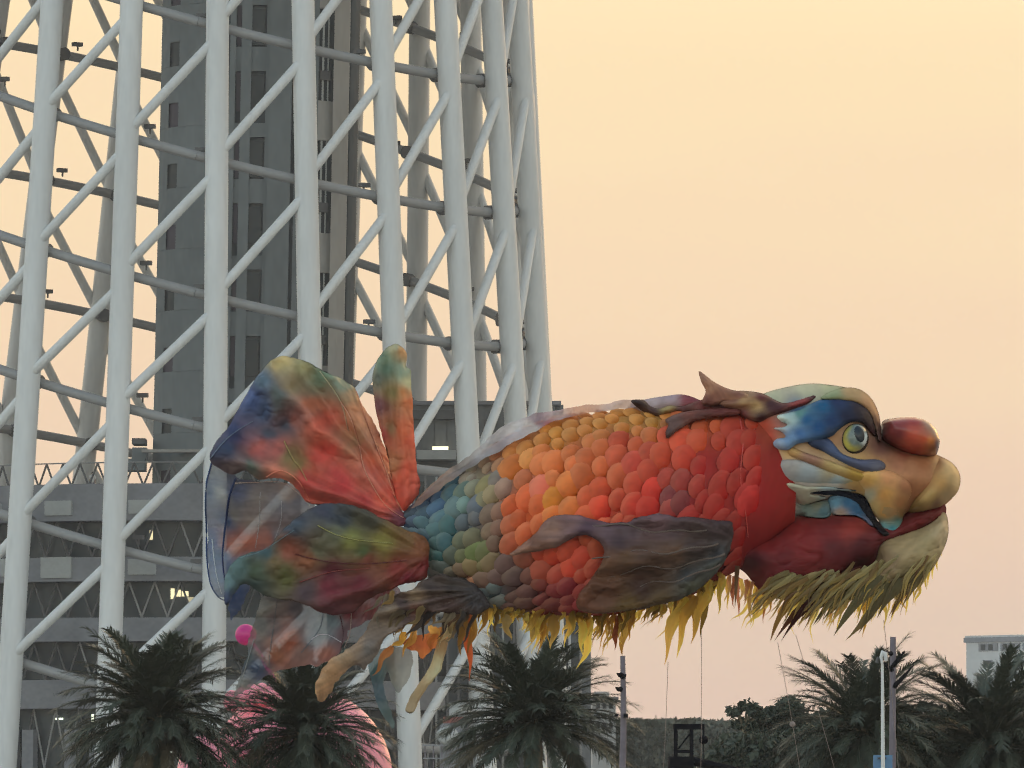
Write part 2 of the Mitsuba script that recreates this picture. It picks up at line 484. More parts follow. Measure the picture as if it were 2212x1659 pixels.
slab_box(882, 1003, 886, 905, YB - 1.2, YB - 0.4, 'dark_steel', 'canopy', slate)
lamp('lit_lamp', box(*at(951, 968, YB - 1.5), 1.4, 0.1, 0.3), slate, 1.6)
slab_box(900, 985, 972, 992, YB - 3.2, YB - 0.5, 'white_panel', 'canopy', slate)
# ------------------------------------------------------------------ the big fish balloon
FY = 80.0
FS = F / FY                                             # picture units per metre at the fish
LIGHT = 0.90
SAT = 0.99
attr = {'type': 'mesh_attribute', 'name': 'vertex_color'}


def weave(p, n, uv):
    return 0.010 * fbm(p.x * 4, p.y * 4, p.z * 4, 3) + 0.0012 * noise(p.x * 34, p.y * 34, p.z * 34)


def crumple(p, n, uv):
    """creases of slack cloth"""
    a = dr.abs(fbm(p.x * 2.3, p.y * 2.3, p.z * 2.3, 3) - 0.5)
    b = dr.abs(fbm(p.x * 6.1 + 7, p.y * 6.1, p.z * 6.1, 2) - 0.5)
    return 0.10 * dr.sqrt(a + 0.004) + 0.035 * dr.sqrt(b + 0.006)


def bumped(fn, b, eps=0.008):
    return {'type': 'bumpmap', 'scale': 1.0, 'texture': proc(fn, eps), 'bsdf': b}


scene['fish_fabric'] = two(bumped(weave, {'type': 'principled', 'base_color': attr, 'roughness': 0.62, 'specular': 0.14}))
scene['slack_fabric'] = two(bumped(crumple, {'type': 'principled', 'base_color': attr, 'roughness': 0.55, 'specular': 0.2}))
scene['glossy_vinyl'] = two({'type': 'principled', 'base_color': attr, 'roughness': 0.30, 'specular': 0.4, 'clearcoat': 0.2, 'clearcoat_gloss': 0.7})
scene['thin_fabric'] = {'type': 'principledthin', 'base_color': attr, 'roughness': 0.6, 'diff_trans': 1.15, 'spec_trans': 0.0}
scene['sheer_fabric'] = {'type': 'mask', 'opacity': 0.76, 'bsdf': bumped(crumple, {'type': 'principledthin', 'base_color': attr, 'roughness': 0.55, 'diff_trans': 0.5, 'spec_trans': 0.0})}
scene['fringe_fabric'] = {'type': 'principledthin', 'base_color': attr, 'roughness': 0.55, 'diff_trans': 1.65, 'spec_trans': 0.0}

fish = thing('fish_balloon', 'giant fish balloon with orange red scales, ribbon fins and a bearded face, above the palms', 'fish balloon')


def fp(p, dy=0.0):
    """fish outline units (x, y) and depth dy in metres -> place"""
    p = np.atleast_2d(np.asarray(p, float))
    base = np.array([at(x, y, FY) for x, y in p]) if len(p) < 4 else at_many(p)
    base[:, 1] += dy
    return base


def at_many(p):
    r = np.stack([(p[:, 0] - 1106) / F, np.zeros(len(p)), np.zeros(len(p))], 1) + UP * ((829.5 - p[:, 1]) / F)[:, None] + FW
    return CAM + r * (FY / r[:, 1])[:, None]


def curve(pts, n=6, closed=True):
    p = np.asarray(pts, float)
    m = len(p)
    out = []
    for i in range(m if closed else m - 1):
        a, b, c, d = (p[(i + k) % m] if closed else p[min(max(i + k, 0), m - 1)] for k in (-1, 0, 1, 2))
        for t in np.arange(n) / n:
            out.append(0.5 * (2 * b + (c - a) * t + (2 * a - 5 * b + 4 * c - d) * t * t + (3 * b - a - 3 * c + d) * t ** 3))
    if not closed:
        out.append(p[-1])
    return np.array(out)


def mesh_region(outline, step, smooth=True, rag=0.0):
    o = curve(outline) if smooth else np.asarray(outline, float)
    if rag:
        tg = np.roll(o, -1, 0) - np.roll(o, 1, 0)
        tg /= np.linalg.norm(tg, axis=1, keepdims=True) + 1e-9
        nz = meshkit.fbm(np.stack([o[:, 0] / 13, o[:, 1] / 13, o[:, 0] * 0 + 2.5], 1), 3, 9) - 0.5
        o = o + np.stack([-tg[:, 1], tg[:, 0]], 1) * (rag * 2 * nz)[:, None]
    poly = Polygon(o)
    if not poly.is_valid:
        poly = poly.buffer(0)
        if poly.geom_type != 'Polygon':
            poly = max(poly.geoms, key=lambda g: g.area)
    L = poly.exterior.length
    n = max(12, int(L / step))
    bd = np.array([poly.exterior.interpolate(k * L / n).coords[0] for k in range(n)])
    x0, y0, x1, y1 = poly.bounds
    gx, gy = np.meshgrid(np.arange(x0, x1, step), np.arange(y0, y1, step * 0.87))
    gx = gx + (np.arange(gx.shape[0]) % 2)[:, None] * step / 2
    g = np.stack([gx.ravel(), gy.ravel()], 1)
    pts = shapely.points(g)
    line = poly.exterior
    ok = shapely.contains(poly, pts) & (shapely.distance(line, pts) > 0.55 * step)
    P = np.vstack([bd, g[ok]])
    tri = Delaunay(P).simplices
    c = P[tri].mean(1)
    keep = shapely.contains(poly.buffer(0.01), shapely.points(c))
    tri = tri[keep]
    a, b, cc = P[tri[:, 0]], P[tri[:, 1]], P[tri[:, 2]]
    cr = (b[:, 0] - a[:, 0]) * (cc[:, 1] - a[:, 1]) - (b[:, 1] - a[:, 1]) * (cc[:, 0] - a[:, 0])
    tri = tri[np.abs(cr) > 1e-6]
    cr = cr[np.abs(cr) > 1e-6]
    tri[cr < 0] = tri[cr < 0][:, ::-1]
    d = shapely.distance(line, shapely.points(P))
    d[:n] = 0
    return P, tri, d, n


def lap(v, tri, fixed, it):
    from scipy.sparse import coo_matrix, diags
    e = np.vstack([tri[:, [0, 1]], tri[:, [1, 2]], tri[:, [2, 0]]])
    e = np.vstack([e, e[:, ::-1]])
    A = coo_matrix((np.ones(len(e)), (e[:, 0], e[:, 1])), shape=(len(v), len(v))).tocsr()
    A.data[:] = 1
    W = diags(1 / np.maximum(A.sum(1).A1, 1)) @ A
    for _ in range(it):
        w = W @ v
        v = np.where(fixed, v, w)
    return v


def paint(P, controls, power=3.2, warp=14.0, wl=55.0, streak=None, seed=0, grain=0.17):
    """dyed fabric: the colours of the patches run softly into each other"""
    P = np.asarray(P, float)
    q = np.stack([P[:, 0] / wl, P[:, 1] / wl, np.full(len(P), seed * 3.1)], 1)
    Q = P + warp * 2 * (np.stack([meshkit.fbm(q, 3, seed), meshkit.fbm(q + 31.7, 3, seed + 1)], 1) - 0.5)
    c = np.array([k[:2] for k in controls], float)
    col = np.array([lin(k[2]) for k in controls])
    d = np.linalg.norm(Q[:, None] - c[None], axis=2) + 4.0
    w = d ** -power
    out = (w @ col) / w.sum(1, keepdims=True)
    g = meshkit.fbm(np.stack([P[:, 0] / 11, P[:, 1] / 11, np.full(len(P), seed + 0.5)], 1), 3, seed + 5) - 0.5
    out = out * (1 + grain * 2 * g[:, None])
    if streak is not None:                             # fine brushed streaks running out from a root point
        r = P - np.asarray(streak[:2])
        a = np.arctan2(r[:, 1], -r[:, 0]) * streak[2]
        rr = np.linalg.norm(r, axis=1)
        s = meshkit.fbm(np.stack([a, rr / 130, np.full(len(P), seed + 9.5)], 1), 4, seed + 7) - 0.5
        out = out * (1 + streak[3] * 2 * s[:, None])
    lum = out @ np.array([0.3, 0.59, 0.11])
    out = lum[:, None] + (out - lum[:, None]) * SAT
    return np.clip(out / LIGHT, 0.004, 0.92)


def pillow(outline, thick, width, step=9.0, mid=None, surf=None, off=0.0, controls=None, mirror=False, soft=6, back=None, expo=2.0, rag=0.0, **pk):
    """a sewn, air-filled shape from its side outline; mid = depth of its middle sheet, surf = the body it lies on"""
    P, tri, d, n = mesh_region(outline, step, rag=rag)
    q = np.clip(d / width, 0, 1)
    t = thick * (1 - (1 - q) ** expo) ** (1 / expo)
    fixed = np.arange(len(P)) < n
    t = lap(t, tri, fixed, soft)
    base = surf(P) - off if surf else (mid(P) if mid else np.zeros(len(P)))
    bk = t if back is None else np.minimum(t, back)
    yf, yb = base - t, base + bk
    if surf:
        yb = base + np.where(fixed, 0, 0.05)
    V = fp(P)
    Vf, Vb = V.copy(), V.copy()
    Vf[:, 1] += yf
    Vb[:, 1] += yb
    ff = tri[:, ::-1]
    inner = np.arange(n, len(P))
    idx = np.arange(len(P)) + len(P)
    idx[:n] = np.arange(n)
    fb = idx[tri]
    Vall = np.vstack([Vf, Vb])
    F_ = np.vstack([tri, fb[:, ::-1]])
    col = paint(P, controls, **pk) if controls else np.full((len(P), 3), 0.5)
    col = np.vstack([col, col])
    # orient: front faces look at the camera (-y)
    a, b, c = (Vall[tri[:, k]] for k in range(3))
    nrm = np.cross(b - a, c - a).sum(0)
    if nrm[1] > 0:
        F_ = F_[:, ::-1]
    if mirror:
        Vall = Vall.copy()
        Vall[:, 1] = 2 * FY - Vall[:, 1]
        F_ = F_[:, ::-1]
    usedv = np.unique(F_)
    re = np.full(len(Vall), -1)
    re[usedv] = np.arange(len(usedv))
    return (Vall[usedv], re[F_]), col[usedv]


def sheet(outline, mid, step=9.0, controls=None, rag=0.0, **pk):
    """a single layer of cloth"""
    P, tri, d, n = mesh_region(outline, step, rag=rag)
    V = fp(P)
    V[:, 1] += mid(P)
    return (V, tri), paint(P, controls, **pk)


def part(name, mc, bsdf='fish_fabric', parent=None, label=None):
    (v, f), c = mc
    return put(name, trimesh.Trimesh(v, f, process=False), bsdf, parent or fish, True, label, color=c)


# ---- body: a round sewn hull with its own outline
top_line = np.array([(872, 1112), (900, 1088), (950, 1044), (1020, 1000), (1085, 952), (1150, 922), (1240, 900), (1300, 893), (1370, 884), (1450, 878), (1530, 872), (1600, 868), (1660, 862), (1720, 860)])
bot_line = np.array([(872, 1150), (905, 1205), (930, 1250), (1000, 1290), (1080, 1318), (1180, 1330), (1300, 1330), (1400, 1314), (1480, 1292), (1560, 1250), (1620, 1215), (1680, 1165), (1720, 1130)])


def prof(x):
    from scipy.interpolate import PchipInterpolator
    t = PchipInterpolator(top_line[:, 0], top_line[:, 1])(x)
    b = PchipInterpolator(bot_line[:, 0], bot_line[:, 1])(x)
    return t, b


BODY_C = [(880, 1120, (60, 70, 95)), (930, 1090, (70, 95, 125)), (960, 1060, (75, 115, 130)), (925, 1130, (85, 118, 122)), (950, 1200, (60, 98, 98)), (990, 1080, (105, 135, 118)), (1018, 1105, (58, 88, 110)),
          (1010, 1030, (148, 135, 118)), (1040, 1062, (140, 132, 88)), (1058, 1130, (112, 92, 82)), (1075, 1040, (130, 114, 108)), (1085, 1180, (102, 82, 76)), (1030, 1195, (100, 112, 70)), (970, 1150, (60, 105, 110)),
          (1018, 1258, (172, 108, 78)), (1062, 1292, (98, 115, 120)), (985, 1270, (70, 75, 75)), (1110, 1010, (198, 117, 60)), (1118, 1100, (210, 89, 43)), (1135, 990, (205, 134, 73)), (1200, 950, (200, 136, 65)), (1205, 1012, (210, 113, 64)),
          (1168, 1062, (212, 106, 84)), (1202, 1082, (220, 134, 50)), (1150, 1112, (220, 94, 45)), (1282, 1032, (210, 101, 58)), (1280, 930, (196, 130, 69)), (1350, 920, (196, 134, 65)), (1405, 900, (190, 134, 69)), (1342, 965, (184, 75, 55)),
          (1382, 1005, (186, 67, 53)), (1300, 1095, (200, 64, 43)), (1400, 1085, (196, 47, 37)), (1462, 985, (194, 68, 48)), (1500, 940, (186, 84, 54)), (1552, 915, (186, 84, 48)), (1520, 1010, (172, 47, 44)), (1462, 1085, (124, 58, 64)), (1252, 990, (200, 100, 60)),
          (1505, 1110, (174, 46, 44)), (1582, 1020, (160, 42, 40)), (1625, 1080, (170, 42, 42)), (1605, 950, (165, 52, 42)), (1690, 1000, (165, 45, 42)), (1650, 930, (170, 70, 48)), (1200, 1200, (195, 72, 49)), (1240, 1230, (200, 69, 51)), (1240, 1282, (135, 42, 52)), (1182, 1295, (112, 42, 48)),
          (1130, 1290, (92, 62, 62)), (1112, 1240, (92, 72, 72)), (1420, 1290, (80, 62, 55)), (1540, 1230, (120, 35, 35)), (1620, 1180, (140, 38, 38)), (1120, 1160, (205, 91, 50))]
DEPTH = 0.80                                            # half depth / half height


def body_pt(x, phi, lift=0.0):
    """x along the fish, phi round it (0 = the side towards the camera, 90 = back ridge)"""
    x = np.asarray(x, float)
    t, b = prof(x)
    h = (b - t) / 2
    P = np.stack([x, (t + b) / 2 - (h + lift * FS) * np.sin(phi)], -1)
    dy = -(h / FS * DEPTH + lift) * np.cos(phi)
    return P, dy


nx, nph = 110, 56
xs = np.linspace(873, 1715, nx)
ph = np.linspace(0, 2 * np.pi, nph + 1)[:-1]
X, PH = np.meshgrid(xs, ph, indexing='ij')
P, dy = body_pt(X.ravel(), PH.ravel())
V = at_many(P)
V[:, 1] += dy
i, j = np.meshgrid(np.arange(nx - 1), np.arange(nph), indexing='ij')
q = np.stack([i * nph + j, i * nph + (j + 1) % nph, (i + 1) * nph + (j + 1) % nph, (i + 1) * nph + j], -1).reshape(-1, 4)
caps = [[0, (k + 1) % nph, k] for k in range(1, nph - 1)] + [[(nx - 1) * nph, (nx - 1) * nph + k, (nx - 1) * nph + (k + 1) % nph] for k in range(1, nph - 1)]
bf = np.vstack([q[:, [0, 1, 2]], q[:, [0, 2, 3]]])
bm = trimesh.Trimesh(V, np.vstack([bf, np.array([[0, k + 1, k] for k in range(1, nph - 1)]), np.array([[(nx - 1) * nph, (nx - 1) * nph + k, (nx - 1) * nph + k + 1] for k in range(1, nph - 1)])]), process=False)
bc = paint(P, BODY_C, seed=1) * 0.8
body = fish + '__body'
used.add(body)
scene[body] = mikit.ply(bm, 'fish_fabric', True, color=np.clip(bc, 0, 0.9))

# ---- scales: plump sewn lobes, each a piece of its own, laid in rows like roof tiles
rings, segs = 5, 16


def scale_mesh(x, phi, ax, ay, h, colr, jit):
    """ax half length along the fish (picture units), ay half width round it (picture units of arc)"""
    u, v, w, e = [0.0], [0.0], [1.0], [0]
    for r in range(1, rings + 1):
        rr = r / rings
        for s in range(segs):
            a = 2 * np.pi * s / segs
            cu, sv = np.cos(a), np.sin(a)
            tip = 1.0 if cu < 0 else 1.0 + 0.25 * (1 - abs(sv))
            u.append(rr * cu * tip)
            v.append(rr * sv * (1 - 0.10 * (cu > 0) * cu))
            w.append(math.sqrt(max(0, 1 - rr ** 2.4)))
            e.append(r)
    u, v, w = np.array(u), np.array(v), np.array(w)
    t, b = prof(np.array([x]))
    hh = (b - t)[0] / 2
    rear = np.clip(0.62 - 0.55 * u, 0.0, 1.1)
    lift = h * w * rear * 0.95 + 0.055 * np.clip(0.3 - 0.7 * u, 0, 1) * np.clip(0.7 + 0.5 * v, 0, 1) - 0.06 * np.clip(u - 0.0, 0, 1) - 0.02 * np.clip(-v - 0.4, 0, 1) - 0.035 * (np.array(e) == rings) * (u > -0.2)
    Pp, dyy = body_pt(x + u * ax, phi + v * ay / (hh * 0.93), lift)
    Vv = at_many(Pp)
    Vv[:, 1] += dyy
    f = [[0, 1 + s, 1 + (s + 1) % segs] for s in range(segs)]
    for r in range(1, rings):
        A, B = 1 + (r - 1) * segs, 1 + r * segs
        for s in range(segs):
            s2 = (s + 1) % segs
            f += [[A + s, B + s, B + s2], [A + s, B + s2, A + s2]]
    m = trimesh.Trimesh(Vv, f, process=False)
    nrm = m.face_normals.sum(0)
    ctr, ax0 = Vv.mean(0), fp([[x, float((t + b)[0] / 2)]])[0]
    if nrm @ (ctr - ax0) < 0:
        m = trimesh.Trimesh(Vv, np.array(f)[:, ::-1], process=False)
    # dye with painted shading: highlight along the free upper edge, shade towards the seam
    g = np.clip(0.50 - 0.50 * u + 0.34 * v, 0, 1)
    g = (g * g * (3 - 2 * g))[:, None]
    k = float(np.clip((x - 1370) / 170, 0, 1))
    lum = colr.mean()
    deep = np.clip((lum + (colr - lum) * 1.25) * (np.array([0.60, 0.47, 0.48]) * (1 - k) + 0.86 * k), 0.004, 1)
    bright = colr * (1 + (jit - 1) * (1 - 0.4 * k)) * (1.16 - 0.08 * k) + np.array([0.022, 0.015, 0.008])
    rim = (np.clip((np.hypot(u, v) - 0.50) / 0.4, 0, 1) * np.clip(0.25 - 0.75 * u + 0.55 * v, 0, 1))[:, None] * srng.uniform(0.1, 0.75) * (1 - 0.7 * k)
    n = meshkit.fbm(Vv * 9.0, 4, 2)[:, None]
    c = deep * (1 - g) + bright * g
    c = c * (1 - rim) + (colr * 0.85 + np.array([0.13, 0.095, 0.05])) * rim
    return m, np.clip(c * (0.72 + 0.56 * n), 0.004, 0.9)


srng = np.random.default_rng(3)
row_x, x = [], 905.0
while x < 1650:
    row_x.append(x)
    x += 25 if x < 1080 else (32 if x < 1300 else 36)
for k, x in enumerate(row_x):
    big = x > 1080
    ay = (19 if not big else 22.5) * (0.75 if x < 960 else 1)
    ax = (20 if not big else 24)
    t, b = prof(np.array([x]))
    hh = (b - t)[0] / 2
    dphi = 2 * ay * 0.92 / (hh * 0.93)
    phs = np.arange(-1.2, 1.5, dphi) + (dphi / 2 if k % 2 else 0)
    for p_ in phs:
        if p_ > 1.5: continue
        xx = x + srng.normal(0, 6)
        pp = p_ + srng.normal(0, 0.13) * dphi
        Pc, dc = body_pt(np.array([xx - 8]), np.array([pp]))
        # skip what the breast fin and the head cover
        if 1330 < xx < 1560 and 1150 < Pc[0, 1] < 1330: continue
        if xx > 1600 and (Pc[0, 1] > 1120 or Pc[0, 1] < 905): continue
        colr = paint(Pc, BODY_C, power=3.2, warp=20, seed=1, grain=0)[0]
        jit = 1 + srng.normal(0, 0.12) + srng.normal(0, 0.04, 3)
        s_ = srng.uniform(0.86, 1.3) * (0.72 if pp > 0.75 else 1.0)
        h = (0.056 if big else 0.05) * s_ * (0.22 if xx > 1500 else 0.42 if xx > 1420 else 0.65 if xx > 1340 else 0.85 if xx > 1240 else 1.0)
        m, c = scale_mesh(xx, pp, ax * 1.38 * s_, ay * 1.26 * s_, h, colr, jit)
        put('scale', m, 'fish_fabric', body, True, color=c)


# ---- head
HEAD = [(1590, 880), (1650, 850), (1700, 836), (1745, 829), (1790, 831), (1845, 842), (1880, 866), (1896, 905), (1901, 938), (1925, 958), (1985, 972), (2028, 984), (2062, 1006), (2072, 1042), (2058, 1075), (2025, 1098),
        (1965, 1106), (1945, 1125), (1915, 1135), (1885, 1110), (1860, 1080), (1830, 1075), (1780, 1085), (1720, 1095), (1670, 1085), (1630, 1040), (1600, 960)]
HEAD_C = [(1660, 862, (172, 170, 140)), (1740, 842, (178, 173, 142)), (1800, 850, (161, 165, 129)), (1850, 856, (189, 148, 102)), (1885, 890, (172, 126, 91)), (1895, 940, (138, 99, 81)), (1720, 900, (69, 104, 140)), (1760, 970, (172, 132, 91)),
          (1790, 955, (184, 137, 102)), (1700, 985, (201, 165, 113)), (1730, 1000, (206, 176, 140)), (1690, 1010, (172, 159, 153)), (1660, 1030, (138, 129, 135)), (1740, 1030, (184, 181, 181)), (1790, 1010, (204, 173, 129)), (1800, 1042, (195, 198, 192)),
          (1840, 1030, (201, 165, 91)), (1870, 1040, (204, 159, 81)), (1900, 1060, (206, 154, 91)), (1900, 1035, (189, 137, 97)), (1930, 1010, (172, 115, 86)), (1925, 1060, (189, 132, 91)), (1960, 1010, (172, 118, 84)), (1985, 1010, (161, 104, 70)),
          (2030, 1010, (189, 148, 97)), (1960, 1060, (161, 104, 70)), (1945, 985, (149, 82, 64)), (1900, 970, (126, 82, 70)), (1650, 1000, (184, 49, 45)), (1650, 960, (189, 66, 48)), (1640, 930, (178, 71, 48)), (1880, 1085, (195, 181, 129))]
HT = 0.86


def depth_lookup(outline, thick, width, soft=6):
    P, tri, d, n = mesh_region(outline, 9.0)
    qq = np.clip(d / width, 0, 1)
    t = lap(thick * np.sqrt(1 - (1 - qq) ** 2), tri, np.arange(len(P)) < n, soft)
    tree = cKDTree(P)

    def fn(Q):
        dd, ii = tree.query(Q, k=5)
        w = 1 / (dd + 1.5) ** 2
        return -(w * t[ii]).sum(1) / w.sum(1)
    return fn


head = part('head', pillow(HEAD, HT, 125, 5.0, controls=HEAD_C, seed=11, warp=7, soft=10, streak=(1980, 990, 9, 0.10)))
head_y = depth_lookup(HEAD, HT, 125, 10)

JAWP = [(1560, 1165), (1610, 1160), (1660, 1150), (1692, 1126), (1725, 1113), (1795, 1108), (1863, 1108), (1890, 1125), (1931, 1128), (1962, 1104), (2000, 1092), (2034, 1084), (2044, 1100), (2036, 1122), (2005, 1148), (1950, 1170), (1910, 1195), (1892, 1220), (1850, 1232), (1822, 1264), (1740, 1276), (1660, 1288), (1634, 1268), (1610, 1238), (1580, 1215)]
jaw_y = depth_lookup(JAWP, 0.62, 75, 10)


def face_y(Q):
    return np.minimum(head_y(Q), jaw_y(Q))


BROW = [(1766, 868), (1800, 846), (1830, 839), (1858, 844), (1880, 862), (1894, 888), (1901, 920), (1902, 952), (1893, 958), (1886, 925), (1872, 895), (1845, 877), (1810, 872)]
part('brow_ridge', pillow(BROW, 0.13, 11, 4.0, soft=2, surf=head_y, off=0.16, controls=[(1800, 855, (130, 140, 105)), (1840, 852, (160, 130, 90)), (1875, 875, (165, 125, 90)), (1896, 920, (135, 100, 80)), (1897, 950, (120, 85, 75))], seed=12), parent=head)
EYEBROW = [(1673, 906), (1700, 899), (1722, 893), (1745, 880), (1771, 869), (1800, 864), (1830, 866), (1858, 874), (1878, 892), (1889, 920), (1888, 946), (1876, 940), (1858, 922), (1836, 919), (1816, 928), (1800, 941), (1787, 952), (1745, 962),
           (1715, 968), (1695, 980), (1674, 977), (1664, 966), (1672, 956), (1690, 953), (1683, 942), (1664, 933), (1686, 931), (1694, 925), (1680, 918)]
EYEBROW_C = [(1676, 910, (195, 205, 190)), (1700, 912, (165, 185, 180)), (1672, 966, (150, 165, 185)), (1668, 933, (180, 175, 170)), (1700, 960, (110, 140, 175)), (1720, 900, (90, 130, 125)), (1735, 915, (38, 84, 126)), (1770, 885, (36, 86, 122)), (1760, 935, (34, 72, 116)),
             (1800, 875, (40, 52, 84)), (1790, 920, (36, 56, 92)), (1820, 905, (34, 38, 60)), (1850, 890, (40, 34, 44)), (1870, 910, (42, 30, 34)), (1884, 938, (70, 44, 42)), (1720, 950, (65, 100, 145)), (1790, 948, (50, 62, 85))]
for mir in (False, True):
    part('eyebrow', pillow(EYEBROW, 0.09, 14, 3.5, soft=1, surf=head_y, off=0.10, controls=EYEBROW_C, seed=13, mirror=mir, streak=(1900, 900, 30, 0.22), warp=6), parent=head, label=None if mir else 'dark blue eyebrow with pale feathered back edge')
UNDER = [(1735, 950), (1765, 950), (1785, 958), (1800, 975), (1815, 989), (1850, 999), (1890, 999), (1906, 1012), (1894, 1026), (1866, 1026), (1826, 1012), (1792, 995), (1768, 982), (1742, 970)]
GOLD = [(1700, 974), (1740, 988), (1800, 1008), (1850, 1026), (1898, 1040), (1884, 1052), (1840, 1043), (1790, 1027), (1730, 1004), (1698, 990)]
part('cheek_fold', pillow(GOLD, 0.05, 7, 3.5, soft=1, surf=head_y, off=0.05, controls=[(1705, 980, (190, 150, 95)), (1745, 993, (160, 118, 100)), (1800, 1012, (196, 168, 112)), (1850, 1030, (192, 154, 72)), (1890, 1042, (186, 140, 84))], seed=51, warp=4), parent=head)
part('eye_bag', pillow(UNDER, 0.06, 10, 4.0, soft=1, surf=head_y, off=0.05, controls=[(1745, 960, (52, 62, 88)), (1800, 985, (85, 98, 130)), (1850, 1010, (88, 92, 115)), (1895, 1012, (98, 95, 105))], seed=14), parent=head)


def disc_surface(cx, cy, a, b, rot, dome, lift, surf, n=10, seg=32):
    r = np.linspace(0, 1, n)[1:]
    th = np.arange(seg) * 2 * np.pi / seg
    u = np.concatenate([[0], np.outer(r, np.cos(th)).ravel()])
    v = np.concatenate([[0], np.outer(r, np.sin(th)).ravel()])
    rad = np.hypot(u, v)
    x, y = u * a, v * b
    P = np.stack([cx + x * math.cos(rot) - y * math.sin(rot), cy + x * math.sin(rot) + y * math.cos(rot)], 1)
    base = surf(np.array([[cx, cy]]))[0]
    V = fp(P)
    V[:, 1] += base - lift - dome * np.sqrt(np.maximum(0, 1 - rad ** 2)) + 0.10 * rad ** 6
    f = [[0, 1 + s, 1 + (s + 1) % seg] for s in range(seg)]
    for k in range(len(r) - 1):
        A, B = 1 + k * seg, 1 + (k + 1) * seg
        for s in range(seg):
            f += [[A + s, B + s, B + (s + 1) % seg], [A + s, B + (s + 1) % seg, A + (s + 1) % seg]]
    f = np.array(f)
    m = trimesh.Trimesh(V, f, process=False)
    if m.face_normals.sum(0)[1] > 0:
        f = f[:, ::-1]
    return V, f, u, v, rad, P


def mirrored(V, f):
    W = V.copy()
    W[:, 1] = 2 * FY - W[:, 1]
    return W, f[:, ::-1]


for mir in (False, True):
    V, f, u, v, rad, Pd = disc_surface(1839, 955.5, 30.5, 34.5, 0.35, 0.10, 0.09, head_y)
    c = np.tile(lin((52, 44, 38)), (len(V), 1))
    if mir: V, f = mirrored(V, f)
    rim = part('eye_rim', ((V, f), c / LIGHT), 'fish_fabric', head)
    V, f, u, v, rad, Pd = disc_surface(1839.5, 954, 27.5, 32, 0.35, 0.17, 0.12, head_y, 16, 48)
    iris = lin((112, 122, 116))[None] * (1 + 0.3 * (meshkit.noise(np.stack([np.arctan2(v, u) * 5, rad * 2, rad * 0], 1)) - 0.5))[:, None]
    yel = np.clip((v - 0.15 - 0.35 * u) * 1.6, 0, 1) * np.clip((rad - 0.45) * 4, 0, 1)
    yel = np.maximum(yel, np.clip((-u - 0.45) * 2.2, 0, 1) * np.clip((rad - 0.5) * 4, 0, 1))
    c = iris * (1 - yel[:, None]) + lin((205, 195, 90))[None] * yel[:, None]
    wht = np.clip((u - 0.42) * 4, 0, 1) * np.clip((0.5 - np.abs(v + 0.15)) * 5, 0, 1)
    c = c * (1 - wht[:, None]) + lin((205, 215, 212))[None] * wht[:, None]
    edge = np.clip((rad - 0.88) * 9, 0, 1)[:, None]
    c = c * (1 - edge) + lin((50, 45, 30)) * edge
    if mir: V, f = mirrored(V, f)
    ball = part('eyeball', ((V, f), np.clip(c / LIGHT, 0, 0.9)), 'glossy_vinyl', head)
    eyec = head_y(np.array([[1839.5, 954]]))[0]

    def eye_surf(Q):
        d = Q - np.array([1839.5, 954])
        x = d[:, 0] * math.cos(0.35) + d[:, 1] * math.sin(0.35)
        y = -d[:, 0] * math.sin(0.35) + d[:, 1] * math.cos(0.35)
        return eyec - 0.12 - 0.17 * np.sqrt(np.maximum(0, 1 - (x / 27.5) ** 2 - (y / 32) ** 2))
    V, f, u, v, rad, Pd = disc_surface(1847, 947, 10.5, 18, -0.28, 0.0, 0.0, head_y, 8, 28)
    V[:, 1] = FY + eye_surf(Pd) - 0.012 * (1 - rad ** 4) - 0.004
    if mir: V, f = mirrored(V, f)
    part('pupil', ((V, f), np.tile(lin((38, 46, 52)), (len(V), 1))), 'glossy_vinyl', head)

NOSE = [(1903, 925), (1908, 909), (1936, 903), (1970, 902), (1996, 908), (2015, 923), (2028, 948), (2027, 970), (2018, 986), (1992, 990), (1956, 984), (1924, 966), (1905, 950)]
NOSE_C = [(1905, 925, (105, 45, 45)), (1930, 940, (115, 42, 42)), (1935, 915, (140, 60, 58)), (1965, 915, (150, 55, 50)), (1965, 945, (178, 66, 42)), (1985, 955, (182, 72, 38)), (1970, 978, (150, 50, 35)), (2002, 960, (185, 105, 45)), (1999, 925, (150, 115, 95)), (2015, 940, (150, 125, 105)),
          (2020, 965, (75, 55, 52)), (2008, 980, (110, 60, 45))]
part('nose', pillow(NOSE, 0.88, 46, 3.5, soft=2, expo=3.2, mid=lambda P: np.full(len(P), -0.02), controls=NOSE_C, seed=15, warp=4), 'glossy_vinyl', head, 'round red nose ball with an orange stripe')
MUZ = [(1990, 1020), (2010, 1000), (2028, 988), (2052, 997), (2070, 1018), (2074, 1042), (2066, 1066), (2048, 1082), (2025, 1099), (1994, 1109), (1966, 1109), (1958, 1092), (1968, 1068), (1980, 1045)]
MUZ_C = [(2010, 1005, (172, 121, 81)), (2050, 1015, (201, 165, 113)), (2060, 1045, (195, 165, 118)), (2020, 1050, (189, 143, 86)), (2000, 1080, (189, 154, 97)), (2040, 1075, (172, 143, 102)), (1972, 1098, (138, 110, 64)), (1985, 1040, (149, 93, 64)), (2020, 1095, (120, 88, 64))]
part('muzzle', pillow(MUZ, 0.74, 40, 4.0, mid=lambda P: np.full(len(P), -0.05), controls=MUZ_C, seed=16, warp=6), parent=head, label='tan swollen muzzle')
LIP = [(1848, 1032), (1890, 1020), (1930, 1030), (1958, 1050), (1962, 1075), (1955, 1100), (1949, 1122), (1944, 1141), (1928, 1153), (1909, 1146), (1896, 1124), (1880, 1105), (1864, 1078), (1858, 1060)]
